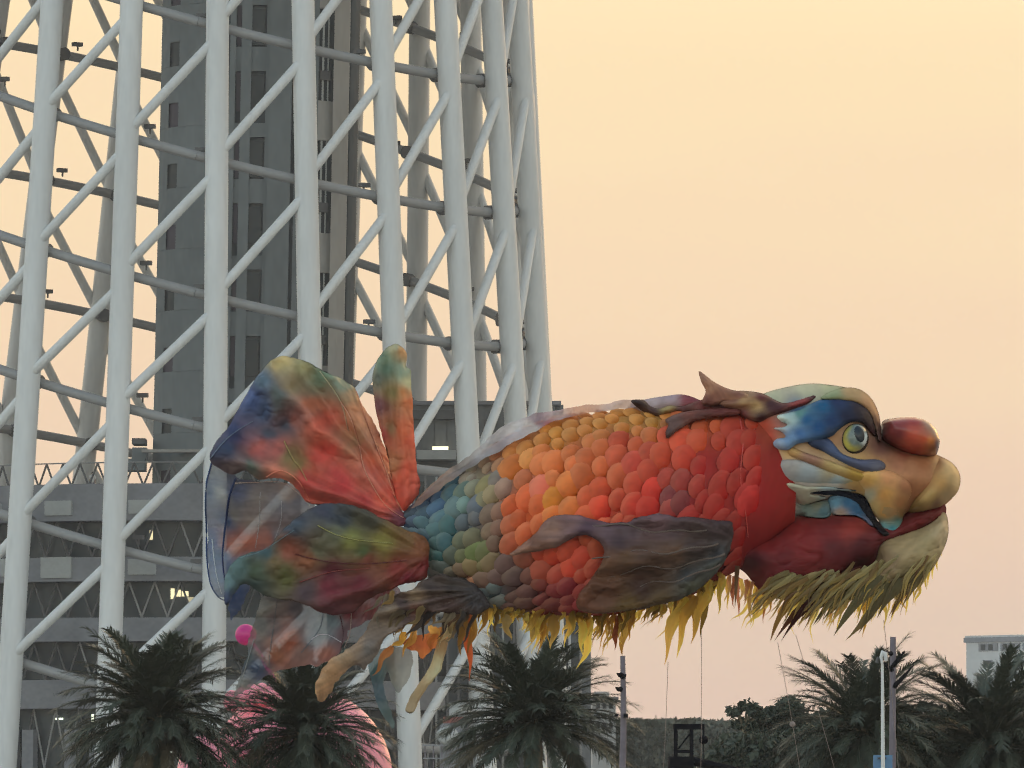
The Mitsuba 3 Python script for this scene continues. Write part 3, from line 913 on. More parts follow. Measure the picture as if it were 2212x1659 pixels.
LIP_C = [(1870, 1045, (220, 171, 95)), (1910, 1040, (211, 147, 99)), (1950, 1055, (172, 115, 81)), (1905, 1075, (225, 165, 90)), (1940, 1090, (184, 126, 81)), (1872, 1075, (195, 195, 167)), (1885, 1098, (225, 193, 127)), (1910, 1108, (229, 171, 88)), (1905, 1135, (109, 154, 156)), (1925, 1145, (69, 129, 140)), (1940, 1128, (97, 132, 124)), (1945, 1110, (161, 121, 75))]
part('upper_lip', pillow(LIP, 0.08, 24, 4.0, soft=3, surf=face_y, off=0.05, controls=LIP_C, seed=17, warp=5), parent=head, label='gold upper lip with a teal tip')
CHEEK = [(1650, 1015), (1690, 1000), (1735, 1004), (1780, 1022), (1830, 1037), (1862, 1052), (1840, 1059), (1780, 1053), (1720, 1047), (1672, 1048), (1648, 1040)]
part('cheek', pillow(CHEEK, 0.05, 18, 4.0, soft=2, surf=head_y, off=0.03, controls=[(1660, 1030, (120, 118, 125)), (1700, 1015, (165, 160, 155)), (1740, 1035, (165, 175, 180)), (1800, 1045, (165, 185, 190)), (1790, 1028, (178, 165, 135)), (1845, 1052, (180, 165, 115))], seed=18, warp=5), parent=head)

# mouth: a dark slit, pale gum frill, teal and blue flaps, maroon lower jaw
SLIT = [(1744, 1069), (1790, 1063), (1830, 1065), (1864, 1075), (1884, 1108), (1904, 1142), (1918, 1156), (1904, 1160), (1884, 1138), (1855, 1098), (1815, 1075), (1775, 1072)]
part('mouth_slit', pillow(SLIT, 0.04, 8, 3.0, soft=1, surf=face_y, off=0.13, controls=[(1800, 1066, (30, 34, 48)), (1880, 1120, (26, 26, 34)), (1910, 1155, (30, 26, 30))], seed=19), parent=head)
FR = [(1673, 1044), (1700, 1048), (1740, 1056), (1785, 1056), (1850, 1062), (1800, 1066), (1748, 1070), (1784, 1076), (1755, 1086), (1731, 1092), (1708, 1083), (1690, 1080), (1657, 1073), (1682, 1064)]
part('gum_frill', pillow(FR, 0.08, 9, 3.0, soft=1, surf=face_y, off=0.09, controls=[(1680, 1050, (195, 190, 160)), (1730, 1062, (185, 180, 158)), (1790, 1060, (165, 185, 188)), (1740, 1085, (190, 190, 165)), (1665, 1072, (130, 122, 110)), (1700, 1075, (175, 170, 150))], seed=20, warp=4), parent=head, label='cream wavy gum frill')
FL1 = [(1702, 1080), (1735, 1091), (1770, 1083), (1790, 1083), (1795, 1108), (1781, 1121), (1748, 1119), (1730, 1114), (1712, 1117), (1690, 1130), (1650, 1156), (1632, 1162), (1668, 1135), (1688, 1112)]
part('jaw_flap', pillow(FL1, 0.07, 10, 4.0, soft=1, surf=face_y, off=0.08, controls=[(1710, 1095, (165, 160, 150)), (1690, 1125, (150, 140, 132)), (1650, 1155, (185, 160, 150)), (1740, 1105, (110, 125, 118)), (1775, 1105, (85, 115, 125)), (1765, 1095, (130, 130, 110))], seed=21, warp=6), parent=head)
FL2 = [(1789, 1076), (1825, 1070), (1855, 1082), (1872, 1112), (1893, 1140), (1878, 1138), (1858, 1121), (1836, 1115), (1800, 1113), (1791, 1098)]
part('jaw_flap', pillow(FL2, 0.08, 10, 4.0, soft=1, surf=face_y, off=0.09, controls=[(1805, 1085, (105, 150, 175)), (1830, 1085, (60, 110, 150)), (1850, 1100, (55, 95, 130)), (1815, 1108, (165, 140, 125)), (1880, 1135, (95, 100, 120))], seed=22, warp=4), parent=head, label='sky blue flap at the corner of the mouth')

JAW = [(1560, 1165), (1610, 1160), (1660, 1150), (1692, 1126), (1725, 1113), (1795, 1108), (1863, 1108), (1890, 1125), (1931, 1128), (1962, 1104), (2000, 1092), (2034, 1084), (2044, 1100), (2036, 1122), (2005, 1148), (1950, 1170), (1910, 1195), (1892, 1220), (1850, 1232), (1822, 1264), (1740, 1276), (1660, 1288), (1634, 1268), (1610, 1238), (1580, 1215)]
JAW_C = [(1600, 1180, (114, 34, 36)), (1650, 1175, (133, 38, 37)), (1720, 1150, (128, 39, 37)), (1740, 1180, (122, 36, 36)), (1700, 1230, (102, 32, 36)), (1800, 1125, (114, 38, 38)), (1835, 1140, (143, 54, 47)), (1800, 1190, (88, 32, 36)), (1850, 1190, (80, 32, 37)), (1780, 1250, (100, 38, 36)), (1640, 1250, (104, 36, 37)),
         (1900, 1170, (100, 38, 41)), (1960, 1150, (106, 36, 37)), (2030, 1112, (100, 38, 36)), (1620, 1215, (80, 38, 44))]
jaw = part('lower_jaw', pillow(JAW, 0.62, 75, 7.0, mid=lambda P: np.full(len(P), -0.02), controls=JAW_C, seed=23, soft=10, warp=16, streak=(2000, 1120, 12, 0.22)), 'slack_fabric', label='maroon lower jaw')
CHIN = [(1880, 1165), (1940, 1152), (2000, 1130), (2038, 1106), (2048, 1138), (2044, 1170), (2028, 1206), (2008, 1236), (1980, 1256), (1950, 1272), (1905, 1282), (1850, 1290), (1790, 1298), (1740, 1300), (1690, 1296), (1655, 1284), (1740, 1268), (1822, 1255), (1855, 1230), (1888, 1215)]
CHIN_C = [(2030, 1150, (172, 153, 120)), (2000, 1190, (166, 148, 110)), (1950, 1190, (161, 139, 102)), (1910, 1220, (138, 114, 86)), (1860, 1260, (126, 106, 75)), (1960, 1245, (135, 121, 89)), (1780, 1285, (114, 86, 65)), (1700, 1290, (126, 79, 60)), (2010, 1225, (155, 132, 84))]
chin = part('chin', pillow(CHIN, 0.50, 45, 6.0, mid=lambda P: np.full(len(P), -0.08), controls=CHIN_C, seed=24, soft=8, warp=12, streak=(2040, 1100, 14, 0.25)), 'slack_fabric', label='olive grey chin')


def strand(root, tip, w, col, tipcol=None, dy=0.0, bend=0.0, name='beard_strand', parent=None, bsdf='fringe_fabric', flare=0.0, sway=0.0, n=9):
    root, tip = np.array(root, float), np.array(tip, float)
    d = tip - root
    L = np.linalg.norm(d)
    nrm = np.array([-d[1], d[0]]) / L
    t = np.linspace(0, 1, n)
    ctr = root + t[:, None] * d + nrm * (bend * L * np.sin(np.pi * t) + sway * 6 * np.sin(t * 9 + root[0]))[:, None]
    wid = w * (1 - t) ** 0.95 * np.minimum(1, 0.55 + 2.5 * t) * (1 + flare * np.sin(np.pi * t)) * (1 + 0.16 * np.sin(t * 11 + root[0] * 1.7)) + 0.25
    tang = np.gradient(ctr, axis=0)
    tang /= np.linalg.norm(tang, axis=1, keepdims=True)
    side = np.stack([-tang[:, 1], tang[:, 0]], 1)
    A, B = ctr + side * wid[:, None] / 2, ctr - side * wid[:, None] / 2
    Pq = np.vstack([A, ctr, B])
    V = at_many(Pq)
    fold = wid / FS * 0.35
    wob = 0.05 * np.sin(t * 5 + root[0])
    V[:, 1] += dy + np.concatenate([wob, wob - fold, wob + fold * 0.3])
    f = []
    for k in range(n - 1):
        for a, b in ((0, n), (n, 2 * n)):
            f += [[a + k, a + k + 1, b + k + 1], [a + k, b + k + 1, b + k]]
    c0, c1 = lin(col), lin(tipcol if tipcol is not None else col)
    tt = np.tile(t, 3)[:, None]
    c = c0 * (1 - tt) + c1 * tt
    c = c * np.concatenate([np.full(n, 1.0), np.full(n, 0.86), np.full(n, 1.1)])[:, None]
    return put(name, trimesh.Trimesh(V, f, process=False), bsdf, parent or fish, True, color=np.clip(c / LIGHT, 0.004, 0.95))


OL, OL2, GO, YE, MA, PK, BR = (136, 126, 94), (118, 106, 76), (196, 158, 78), (255, 226, 122), (95, 50, 42), (190, 130, 105), (120, 92, 62)
hrng = np.random.default_rng(12)
big_strands = [((1860, 1235), (1683, 1388), 34, MA, (60, 36, 34), 0.10), ((1815, 1258), (1669, 1387), 26, BR, (80, 45, 38), 0.08), ((1740, 1272), (1661, 1388), 24, GO, BR, 0.1), ((1895, 1228), (1754, 1352), 34, OL2, (95, 92, 66), 0.08),
               ((1925, 1230), (1797, 1376), 36, OL, (110, 108, 82), 0.06), ((1915, 1262), (1822, 1386), 26, OL, OL2, -0.05), ((1905, 1290), (1851, 1371), 16, OL2, OL2, 0.03), ((1955, 1240), (1863, 1341), 30, OL, OL2, 0.08), ((1975, 1236), (1890, 1338), 30, OL, OL2, 0.08),
               ((1990, 1230), (1920, 1338), 26, OL, BR, 0.07), ((2005, 1222), (1955, 1300), 26, OL2, OL, 0.05), ((1840, 1270), (1720, 1352), 30, OL2, BR, 0.07), ((1790, 1280), (1700, 1360), 26, BR, MA, 0.08), ((1870, 1270), (1775, 1340), 30, OL, OL2, 0.08)]
for k, (r, t, w, c, tc, bd) in enumerate(big_strands):
    strand(r, t, w, c, tc, dy=-0.45 + 0.05 * (k % 4), bend=bd, parent=chin, bsdf='thin_fabric', flare=0.35)
for k in range(128):                                     # long overlapping locks that run down and back over the chin
    u = hrng.uniform(0, 1)
    row = hrng.uniform(0, 1)
    r = np.array([1700 + u * 310, 1262 - 95 * max(0, u - 0.40) ** 1.1 - 26 * row]) + hrng.normal(0, 6, 2)
    L = hrng.uniform(90, 150) * (1 - 0.25 * abs(u - 0.45))
    a = math.radians(139 - 22 * u + hrng.normal(0, 5))
    c = [(186, 176, 132), (174, 162, 116), (156, 142, 100), (196, 184, 138), (160, 130, 90)][hrng.integers(5)]
    tc = [(156, 140, 98), (204, 174, 104), (224, 190, 104), (112, 82, 62)][hrng.integers(4)]
    strand(r, r + L * np.array([math.cos(a), math.sin(a)]), hrng.uniform(6, 14), c, tc, dy=-0.40 - 0.14 * row + hrng.normal(0, 0.02), bend=hrng.uniform(0.02, 0.12), parent=chin, flare=0.1, sway=0.5, bsdf='thin_fabric')
for k in range(70):                                     # gold under-fringe, lit through
    u = hrng.uniform(0, 1)
    r = np.array([1640 + u * 360, 1280 - 75 * max(0, u - 0.40)]) + hrng.normal(0, 7, 2)
    L = hrng.uniform(50, 108)
    a = math.radians(122 - 20 * u + hrng.normal(0, 10))
    c = [GO, YE, YE, (214, 176, 110), (206, 150, 110)][hrng.integers(5)]
    strand(r, r + L * np.array([math.cos(a), math.sin(a)]), hrng.uniform(7, 15), c, [c, YE, (250, 226, 140)][hrng.integers(3)], dy=hrng.uniform(-0.1, 0.45), bend=hrng.uniform(-0.04, 0.12), parent=chin, flare=0.3, sway=0.6)
for k, (x, y, L) in enumerate(((1980, 1240, 50), (1992, 1232, 52), (2003, 1222, 52), (2012, 1212, 55), (2020, 1200, 50), (2028, 1188, 44), (2034, 1172, 42), (1970, 1248, 46), (2038, 1160, 40))):
    strand((x, y), (x - 2 + 3 * (k % 3) - 4, y + L), 13, YE, (240, 215, 110), dy=0.1 + 0.03 * k, bend=0.04, parent=chin)
for k in range(13):                                     # throat fringe
    x = 1575 + k * 6.5 + hrng.normal(0, 2)
    y = 1240 + 2.0 * k
    strand((x, y), (x - hrng.uniform(0, 14), y + hrng.uniform(45, 95)), hrng.uniform(8, 15), [PK, GO, YE, (205, 160, 140)][hrng.integers(4)], [PK, YE, (215, 190, 150)][hrng.integers(3)], dy=hrng.uniform(-0.1, 0.35), bend=hrng.normal(0, 0.06), name='throat_strand', sway=0.3)
strand((1590, 1225), (1584, 1318), 13, (120, 92, 70), (150, 120, 85), dy=-0.5, name='throat_strand', bsdf='thin_fabric')

# ---- horn plates and crest
H1 = [(1361, 872), (1388, 869), (1402, 881), (1422, 888), (1446, 881), (1475, 881), (1520, 868), (1560, 874), (1650, 900), (1645, 914), (1600, 910), (1545, 902), (1490, 898), (1445, 897), (1416, 904), (1386, 893)]
horn = part('horn', pillow(H1, 0.07, 8, 3.5, soft=1, mid=lambda P: -0.50 + 0.05 * np.sin(P[:, 0] / 11), controls=[(1375, 878, (58, 44, 44)), (1410, 895, (74, 50, 46)), (1440, 888, (150, 128, 84)), (1470, 890, (90, 52, 50)), (1520, 884, (112, 56, 54)), (1560, 895, (78, 38, 42)), (1620, 905, (66, 34, 38))], seed=30, warp=6, streak=(1700, 880, 30, 0.4)), 'slack_fabric', label='maroon horn plates with one tan spike pointing up')
H2 = [(1590, 886), (1545, 888), (1500, 892), (1462, 900), (1434, 914), (1440, 926), (1434, 942), (1438, 956), (1458, 940), (1492, 920), (1540, 907), (1590, 903)]
part('horn_plate', pillow(H2, 0.07, 8, 3.5, soft=1, mid=lambda P: -0.66 - 0.25 * np.clip((P[:, 1] - 890) / 60, 0, 1), controls=[(1437, 945, (80, 60, 58)), (1450, 925, (100, 74, 68)), (1490, 905, (112, 66, 56)), (1500, 918, (86, 50, 46)), (1560, 895, (104, 54, 50))], seed=33, warp=5, streak=(1640, 880, 40, 0.4)), 'slack_fabric', horn)
H3 = [(1560, 856), (1600, 848), (1640, 854), (1668, 868), (1688, 877), (1712, 873), (1738, 862), (1767, 854), (1742, 877), (1714, 890), (1690, 900), (1662, 908), (1640, 919), (1612, 912), (1585, 896), (1552, 880)]
part('horn_plate', pillow(H3, 0.09, 10, 3.5, soft=1, mid=lambda P: -0.66 + 0.3 * np.clip((880 - P[:, 1]) / 40, 0, 1) + 0.05 * np.sin((P[:, 1] + 0.3 * P[:, 0]) / 7), controls=[(1585, 862, (112, 66, 58)), (1600, 874, (160, 124, 86)), (1632, 884, (178, 142, 96)), (1640, 864, (92, 46, 46)), (1660, 880, (70, 38, 42)), (1675, 895, (78, 40, 44)), (1720, 876, (136, 56, 54)), (1758, 858, (70, 42, 44)), (1600, 900, (104, 50, 48)), (1640, 910, (60, 34, 38))], seed=34, warp=5, streak=(1760, 850, 30, 0.4)), 'slack_fabric', horn)
H4 = [(1506, 810), (1514, 812), (1540, 832), (1572, 847), (1606, 855), (1624, 872), (1600, 880), (1562, 880), (1532, 884), (1512, 878), (1517, 864), (1521, 850), (1512, 832)]
part('horn_spike', pillow(H4, 0.10, 10, 3.5, soft=1, mid=lambda P: np.full(len(P), -0.60), controls=[(1511, 820, (152, 110, 90)), (1530, 845, (166, 118, 92)), (1545, 866, (140, 92, 76)), (1590, 860, (128, 82, 68)), (1525, 875, (112, 66, 58)), (1600, 874, (168, 130, 90))], seed=35, warp=5, streak=(1506, 780, 30, 0.3)), 'slack_fabric', horn, 'tan spike pointing up')
CREST = [(1360, 878), (1392, 866), (1440, 858), (1470, 855), (1498, 862), (1520, 876), (1490, 892), (1440, 895), (1390, 894)]
part('crest', pillow(CREST, 0.08, 14, 6.0, mid=lambda P: np.full(len(P), -0.30), controls=[(1400, 872, (185, 165, 165)), (1450, 866, (175, 150, 155)), (1485, 866, (140, 72, 78)), (1440, 880, (160, 140, 140))], seed=31), 'slack_fabric')
DORSAL = [(890, 1100), (926, 1054), (958, 1026), (1000, 996), (1040, 964), (1082, 928), (1118, 910), (1150, 900), (1200, 890), (1250, 880), (1300, 877), (1350, 868), (1385, 866), (1398, 880), (1350, 886), (1300, 893), (1250, 901), (1205, 912), (1165, 932), (1110, 962), (1060, 990), (1000, 1026), (940, 1072)]


def ridge(P):
    t, b = prof(np.clip(P[:, 0], 880, 1710))
    h = (b - t) / 2
    s = np.clip(((t + b) / 2 - P[:, 1]) / h, -1, 0.995)
    return -h / FS * DEPTH * np.sqrt(1 - s * s) - 0.27 + 0.05 * np.sin(P[:, 0] / 9 + P[:, 1] / 17)


part('dorsal_fin', sheet(DORSAL, ridge, 4.5, rag=6, controls=[(910, 1085, (165, 130, 115)), (960, 1040, (172, 142, 125)), (1000, 1012, (150, 142, 140)), (1050, 975, (178, 178, 182)), (1080, 990, (160, 150, 150)), (1110, 935, (208, 208, 212)), (1150, 930, (212, 210, 205)), (1160, 908, (150, 130, 150)), (1190, 930, (190, 80, 70)), (1210, 900, (190, 175, 178)), (1260, 895, (190, 135, 110)), (1320, 885, (185, 165, 165)), (1370, 878, (190, 170, 170))], seed=32, warp=10, streak=(1500, 800, 60, 0.3)), 'sheer_fabric', label='pale sheer dorsal fin along the back')

# ---- fins
FINROOT = np.array([880.0, 1120.0])


def fold(root, k, amp, base, tilt=0.0, far=260.0, seed=0.0):
    """cloth folds that open out from the root of a fin"""
    def fn(P):
        r = P - np.asarray(root)
        a = np.arctan2(r[:, 1], -r[:, 0])
        d = np.linalg.norm(r, axis=1)
        n = meshkit.fbm(np.stack([P[:, 0] / 70, P[:, 1] / 70, np.full(len(P), seed)], 1), 3, int(seed)) - 0.5
        return base + amp * np.clip(d / far, 0.08, 1.2) * (np.sin(a * k + 1.2 * np.sin(a * k * 0.37 + seed) + n * 2.5)) + tilt * d / far + 0.25 * amp * n
    return fn


FA = [(886, 1124), (864, 1097), (848, 1030), (836, 981), (822, 945), (809, 914), (794, 890), (779, 866), (766, 836), (738, 815), (714, 808), (690, 794), (668, 781), (648, 772), (613, 764), (592, 772), (565, 800), (532, 842), (494, 911), (464, 955), (452, 992), (476, 1012), (500, 1022), (530, 1016), (557, 1034), (590, 1032), (622, 1038), (646, 1062), (664, 1084), (710, 1094), (770, 1101), (808, 1120), (860, 1138)]
FA_C = [(612, 778, (178, 160, 108)), (650, 785, (160, 150, 108)), (700, 808, (120, 142, 118)), (745, 830, (125, 140, 122)), (560, 830, (98, 120, 140)), (535, 860, (72, 88, 130)), (500, 925, (58, 66, 98)), (560, 880, (66, 80, 108)), (600, 860, (95, 105, 105)), (640, 835, (140, 122, 92)), (615, 915, (75, 78, 92)), (640, 905, (157, 104, 97)),
        (668, 880, (191, 113, 84)), (700, 920, (201, 95, 75)), (700, 980, (199, 80, 70)), (730, 1040, (186, 66, 64)), (665, 1040, (191, 77, 70)), (770, 900, (204, 138, 101)), (755, 860, (160, 130, 100)), (790, 960, (189, 127, 101)), (770, 950, (170, 128, 95)), (800, 1030, (194, 110, 93)), (820, 1000, (215, 124, 93)), (835, 1080, (215, 102, 82)),
        (560, 965, (180, 98, 91)), (600, 970, (173, 95, 86)), (625, 985, (120, 105, 70)), (650, 1000, (130, 112, 72)), (575, 930, (70, 76, 92)), (480, 965, (56, 66, 90)), (520, 1000, (120, 100, 100)), (600, 1022, (215, 127, 104)), (870, 1120, (126, 71, 84)), (540, 1010, (95, 105, 95)), (790, 1095, (183, 71, 70))]
part('tail_fin', pillow(FA, 0.05, 8, 4.5, mid=fold((892, 1128), 19, 0.20, -0.10, 0.25, 300, 1), rag=4, controls=FA_C, seed=40, warp=22, streak=(892, 1130, 26, 0.38), soft=2), 'slack_fabric', label='big red tail fin with navy and tan upper edge')
FB = [(872, 1106), (861, 1090), (848, 1040), (836, 981), (826, 945), (816, 907), (809, 865), (805, 823), (809, 800), (816, 781), (833, 755), (846, 746), (858, 745), (871, 753), (879, 765), (877, 792), (888, 801), (888, 826), (892, 870), (894, 921), (898, 970), (902, 1017), (908, 1046), (902, 1071), (884, 1096)]
FB_C = [(830, 775, (125, 140, 115)), (855, 752, (175, 170, 135)), (868, 762, (175, 130, 85)), (820, 820, (105, 110, 100)), (835, 800, (108, 130, 112)), (872, 805, (140, 160, 140)), (880, 825, (182, 185, 145)), (868, 850, (195, 130, 85)), (885, 870, (205, 115, 75)), (850, 850, (150, 135, 90)), (818, 880, (125, 80, 85)), (828, 940, (170, 70, 65)),
        (845, 930, (150, 115, 80)), (870, 930, (208, 105, 70)), (890, 950, (210, 92, 66)), (848, 1000, (175, 110, 75)), (880, 1020, (215, 92, 68)), (860, 1060, (200, 85, 66)), (900, 1050, (218, 100, 80)), (872, 1096, (205, 80, 62))]
part('tail_fin', pillow(FB, 0.10, 14, 5.5, mid=lambda P: -0.16 + 0.07 * np.sin((P[:, 0] - 0.06 * (P[:, 1] - 900)) / 7.0), rag=3, controls=FB_C, seed=41, warp=8, streak=(880, 1300, 60, 0.25), soft=2), 'slack_fabric', label='narrow upright coral tail fin with pale green tip')
FC = [(464, 957), (450, 995), (441, 1050), (440, 1110), (441, 1171), (444, 1215), (450, 1252), (464, 1284), (478, 1290), (487, 1298), (489, 1318), (494, 1336), (512, 1318), (524, 1296), (540, 1262), (570, 1200), (600, 1168), (630, 1140), (655, 1112), (676, 1092), (664, 1069), (648, 1052), (626, 1041), (590, 1036), (561, 1038), (530, 1030), (504, 1023), (480, 990)]
FC_C = [(470, 1000, (122, 125, 130)), (448, 1060, (57, 80, 116)), (475, 1060, (131, 138, 144)), (500, 1055, (54, 62, 99)), (480, 1110, (46, 71, 116)), (500, 1100, (114, 111, 109)), (446, 1170, (48, 78, 127)), (470, 1200, (59, 91, 130)), (560, 1060, (123, 115, 112)), (540, 1110, (130, 118, 113)), (600, 1090, (106, 106, 118)), (640, 1080, (99, 99, 112)), (530, 1160, (171, 94, 72)), (500, 1170, (164, 100, 80)), (570, 1160, (153, 95, 82)),
        (600, 1150, (114, 108, 114)), (520, 1215, (75, 104, 117)), (480, 1260, (84, 110, 142)), (500, 1290, (54, 72, 115)), (460, 1270, (111, 123, 143)), (620, 1060, (145, 132, 125))]
part('veil_fin', sheet(FC, fold((900, 1130), 17, 0.16, 0.22, 0.35, 400, 2), 4.5, rag=7, controls=FC_C, seed=42, warp=18, streak=(892, 1130, 40, 0.45)), 'sheer_fabric', label='sheer grey veil fin edged with blue, behind the red tail fin')
FD = [(500, 1222), (520, 1206), (552, 1194), (580, 1187), (606, 1158), (641, 1125), (672, 1102), (702, 1091), (751, 1094), (793, 1106), (846, 1132), (885, 1150), (915, 1160), (927, 1178), (928, 1205), (927, 1230), (915, 1258), (877, 1264), (840, 1278), (808, 1290), (770, 1320), (735, 1330), (702, 1328), (656, 1307), (615, 1298), (580, 1290), (552, 1276), (530, 1262), (505, 1286), (490, 1310), (486, 1262), (490, 1240)]
FD_C = [(700, 1108, (66, 70, 82)), (640, 1140, (68, 78, 90)), (740, 1120, (62, 66, 72)), (800, 1130, (72, 70, 62)), (720, 1155, (100, 102, 82)), (760, 1172, (122, 122, 66)), (830, 1180, (128, 118, 60)), (790, 1200, (80, 92, 58)), (880, 1170, (118, 88, 56)), (905, 1180, (128, 78, 52)), (915, 1220, (112, 42, 42)), (860, 1225, (125, 52, 46)), (880, 1250, (105, 34, 42)), (800, 1220, (128, 72, 60)),
        (690, 1190, (95, 92, 72)), (630, 1195, (132, 74, 60)), (660, 1215, (135, 84, 60)), (600, 1215, (110, 92, 62)), (560, 1235, (72, 84, 66)), (620, 1245, (92, 92, 56)), (580, 1195, (62, 82, 86)), (520, 1225, (88, 112, 112)), (500, 1250, (100, 125, 130)), (550, 1262, (62, 74, 72)), (720, 1240, (92, 42, 50)), (720, 1275, (108, 42, 50)), (780, 1270, (98, 40, 46)), (660, 1280, (78, 62, 66)), (720, 1315, (100, 60, 66)), (495, 1295, (66, 76, 105))]
part('pelvic_fin', pillow(FD, 0.09, 14, 4.5, mid=fold((930, 1205), 13, 0.15, -0.62, 0.18, 320, 3), rag=5, controls=FD_C, seed=43, warp=17, streak=(960, 1205, 34, 0.42), soft=2), 'slack_fabric', label='dark slate and wine leaf shaped fin with an olive ridge')
FE = [(572, 1285), (556, 1322), (544, 1355), (537, 1382), (533, 1420), (523, 1456), (512, 1488), (500, 1512), (520, 1500), (544, 1484), (572, 1464), (600, 1450), (650, 1438), (696, 1435), (733, 1413), (745, 1385), (757, 1360), (800, 1340), (840, 1320), (870, 1285), (830, 1262), (700, 1280), (620, 1280)]
FE_C = [(560, 1340, (111, 114, 111)), (575, 1320, (131, 129, 124)), (540, 1420, (98, 107, 107)), (560, 1440, (62, 78, 107)), (515, 1495, (113, 116, 113)), (620, 1380, (178, 101, 75)), (600, 1410, (166, 102, 76)), (590, 1340, (109, 93, 93)), (650, 1320, (88, 82, 91)), (680, 1375, (121, 128, 141)), (700, 1360, (108, 124, 137)), (720, 1340, (95, 117, 130)), (650, 1405, (138, 110, 106)), (700, 1410, (153, 95, 82)), (760, 1330, (115, 51, 59)), (745, 1365, (95, 65, 76)), (800, 1310, (140, 74, 74))]
part('veil_fin', sheet(FE, fold((820, 1230), 15, 0.16, -0.15, 0.1, 300, 4), 4.5, rag=9, controls=FE_C, seed=44, warp=16, streak=(840, 1200, 34, 0.45)), 'sheer_fabric', label='sheer salmon and grey lower veil fin hanging over the palm')
FF = [(1060, 1310), (1030, 1268), (985, 1250), (940, 1246), (915, 1258), (890, 1278), (865, 1286), (840, 1300), (824, 1312), (808, 1330), (801, 1345), (782, 1380), (751, 1407), (713, 1430), (692, 1466), (686, 1498), (694, 1518), (710, 1506), (730, 1476), (752, 1450), (778, 1436), (790, 1450), (806, 1430), (822, 1410), (833, 1384), (866, 1364), (905, 1340), (936, 1326), (985, 1330), (1030, 1330)]
FF_C = [(1030, 1295, (63, 58, 59)), (980, 1275, (65, 57, 54)), (930, 1270, (69, 58, 55)), (900, 1290, (135, 114, 93)), (870, 1305, (79, 64, 63)), (850, 1320, (137, 118, 100)), (880, 1330, (69, 57, 59)), (840, 1345, (125, 108, 95)), (815, 1365, (116, 99, 86)), (930, 1310, (82, 66, 63)), (900, 1325, (116, 79, 68)), (780, 1400, (150, 125, 104)), (800, 1410, (111, 104, 100)), (745, 1425, (159, 131, 104)), (715, 1450, (174, 133, 97)), (700, 1490, (182, 142, 106)), (970, 1315, (76, 57, 52)), (795, 1440, (127, 115, 108))]
part('pelvic_fin', pillow(FF, 0.06, 10, 4.0, mid=fold((1050, 1280), 24, 0.14, -0.72, 0.0, 300, 5), rag=8, controls=FF_C, seed=45, warp=10, streak=(1090, 1262, 60, 0.7), soft=2), 'slack_fabric', label='streaked grey brown fin ending in a tan tip')
FG = [(952, 1366), (943, 1396), (928, 1442), (909, 1473), (888, 1502), (877, 1530), (884, 1541), (896, 1536), (909, 1509), (934, 1473), (952, 1452), (960, 1420), (968, 1390)]
part('ribbon_tail', pillow(FG, 0.03, 6, 5.0, mid=lambda P: -0.2 + 0.05 * np.sin(P[:, 1] / 14), rag=4, controls=[(950, 1390, (175, 140, 100)), (935, 1440, (195, 175, 135)), (905, 1480, (180, 155, 120)), (885, 1525, (160, 140, 112)), (945, 1445, (190, 185, 150))], seed=46, warp=5), label='long tan ribbon hanging below the tail')
FH = [(868, 1382), (905, 1374), (935, 1364), (955, 1352), (968, 1368), (960, 1392), (936, 1404), (914, 1422), (900, 1405), (884, 1402)]
part('ribbon_tail', sheet(FH, lambda P: -0.15 + 0.06 * np.sin(P[:, 0] / 8), 5.0, rag=7, controls=[(880, 1390, (150, 90, 62)), (915, 1395, (200, 115, 75)), (945, 1372, (205, 150, 90)), (915, 1412, (205, 130, 80))], seed=47, warp=6), 'thin_fabric', label='orange ribbon scrap under the tail')
FI = [(798, 1420), (830, 1400), (868, 1398), (886, 1404), (892, 1428), (884, 1460), (868, 1490), (858, 1498), (846, 1480), (838, 1450), (828, 1470), (832, 1500), (842, 1530), (852, 1562), (846, 1572), (820, 1535), (806, 1490)]
part('veil_fin', sheet(FI, lambda P: 0.1 + 0.07 * np.sin(P[:, 0] / 9 + P[:, 1] / 30), 5.0, rag=6, controls=[(810, 1440, (72, 108, 115)), (820, 1490, (70, 95, 108)), (850, 1420, (135, 130, 122)), (870, 1460, (150, 150, 142)), (845, 1550, (95, 115, 118))], seed=48, warp=8), 'sheer_fabric', label='teal veil strip beside the white tower column')
PEC = [(1576, 1141), (1571, 1133), (1535, 1130), (1500, 1127), (1452, 1126), (1417, 1119), (1377, 1128), (1349, 1136), (1310, 1138), (1270, 1128), (1242, 1121), (1206, 1121), (1179, 1132), (1155, 1160), (1123, 1188), (1101, 1204), (1107, 1208), (1139, 1201), (1171, 1197), (1202, 1190), (1234, 1171), (1266, 1166), (1290, 1177), (1302, 1196), (1298, 1220), (1282, 1246), (1258, 1277), (1242, 1304),
       (1250, 1322), (1290, 1330), (1349, 1326), (1409, 1314), (1468, 1298), (1508, 1274), (1544, 1242), (1567, 1202), (1578, 1166)]
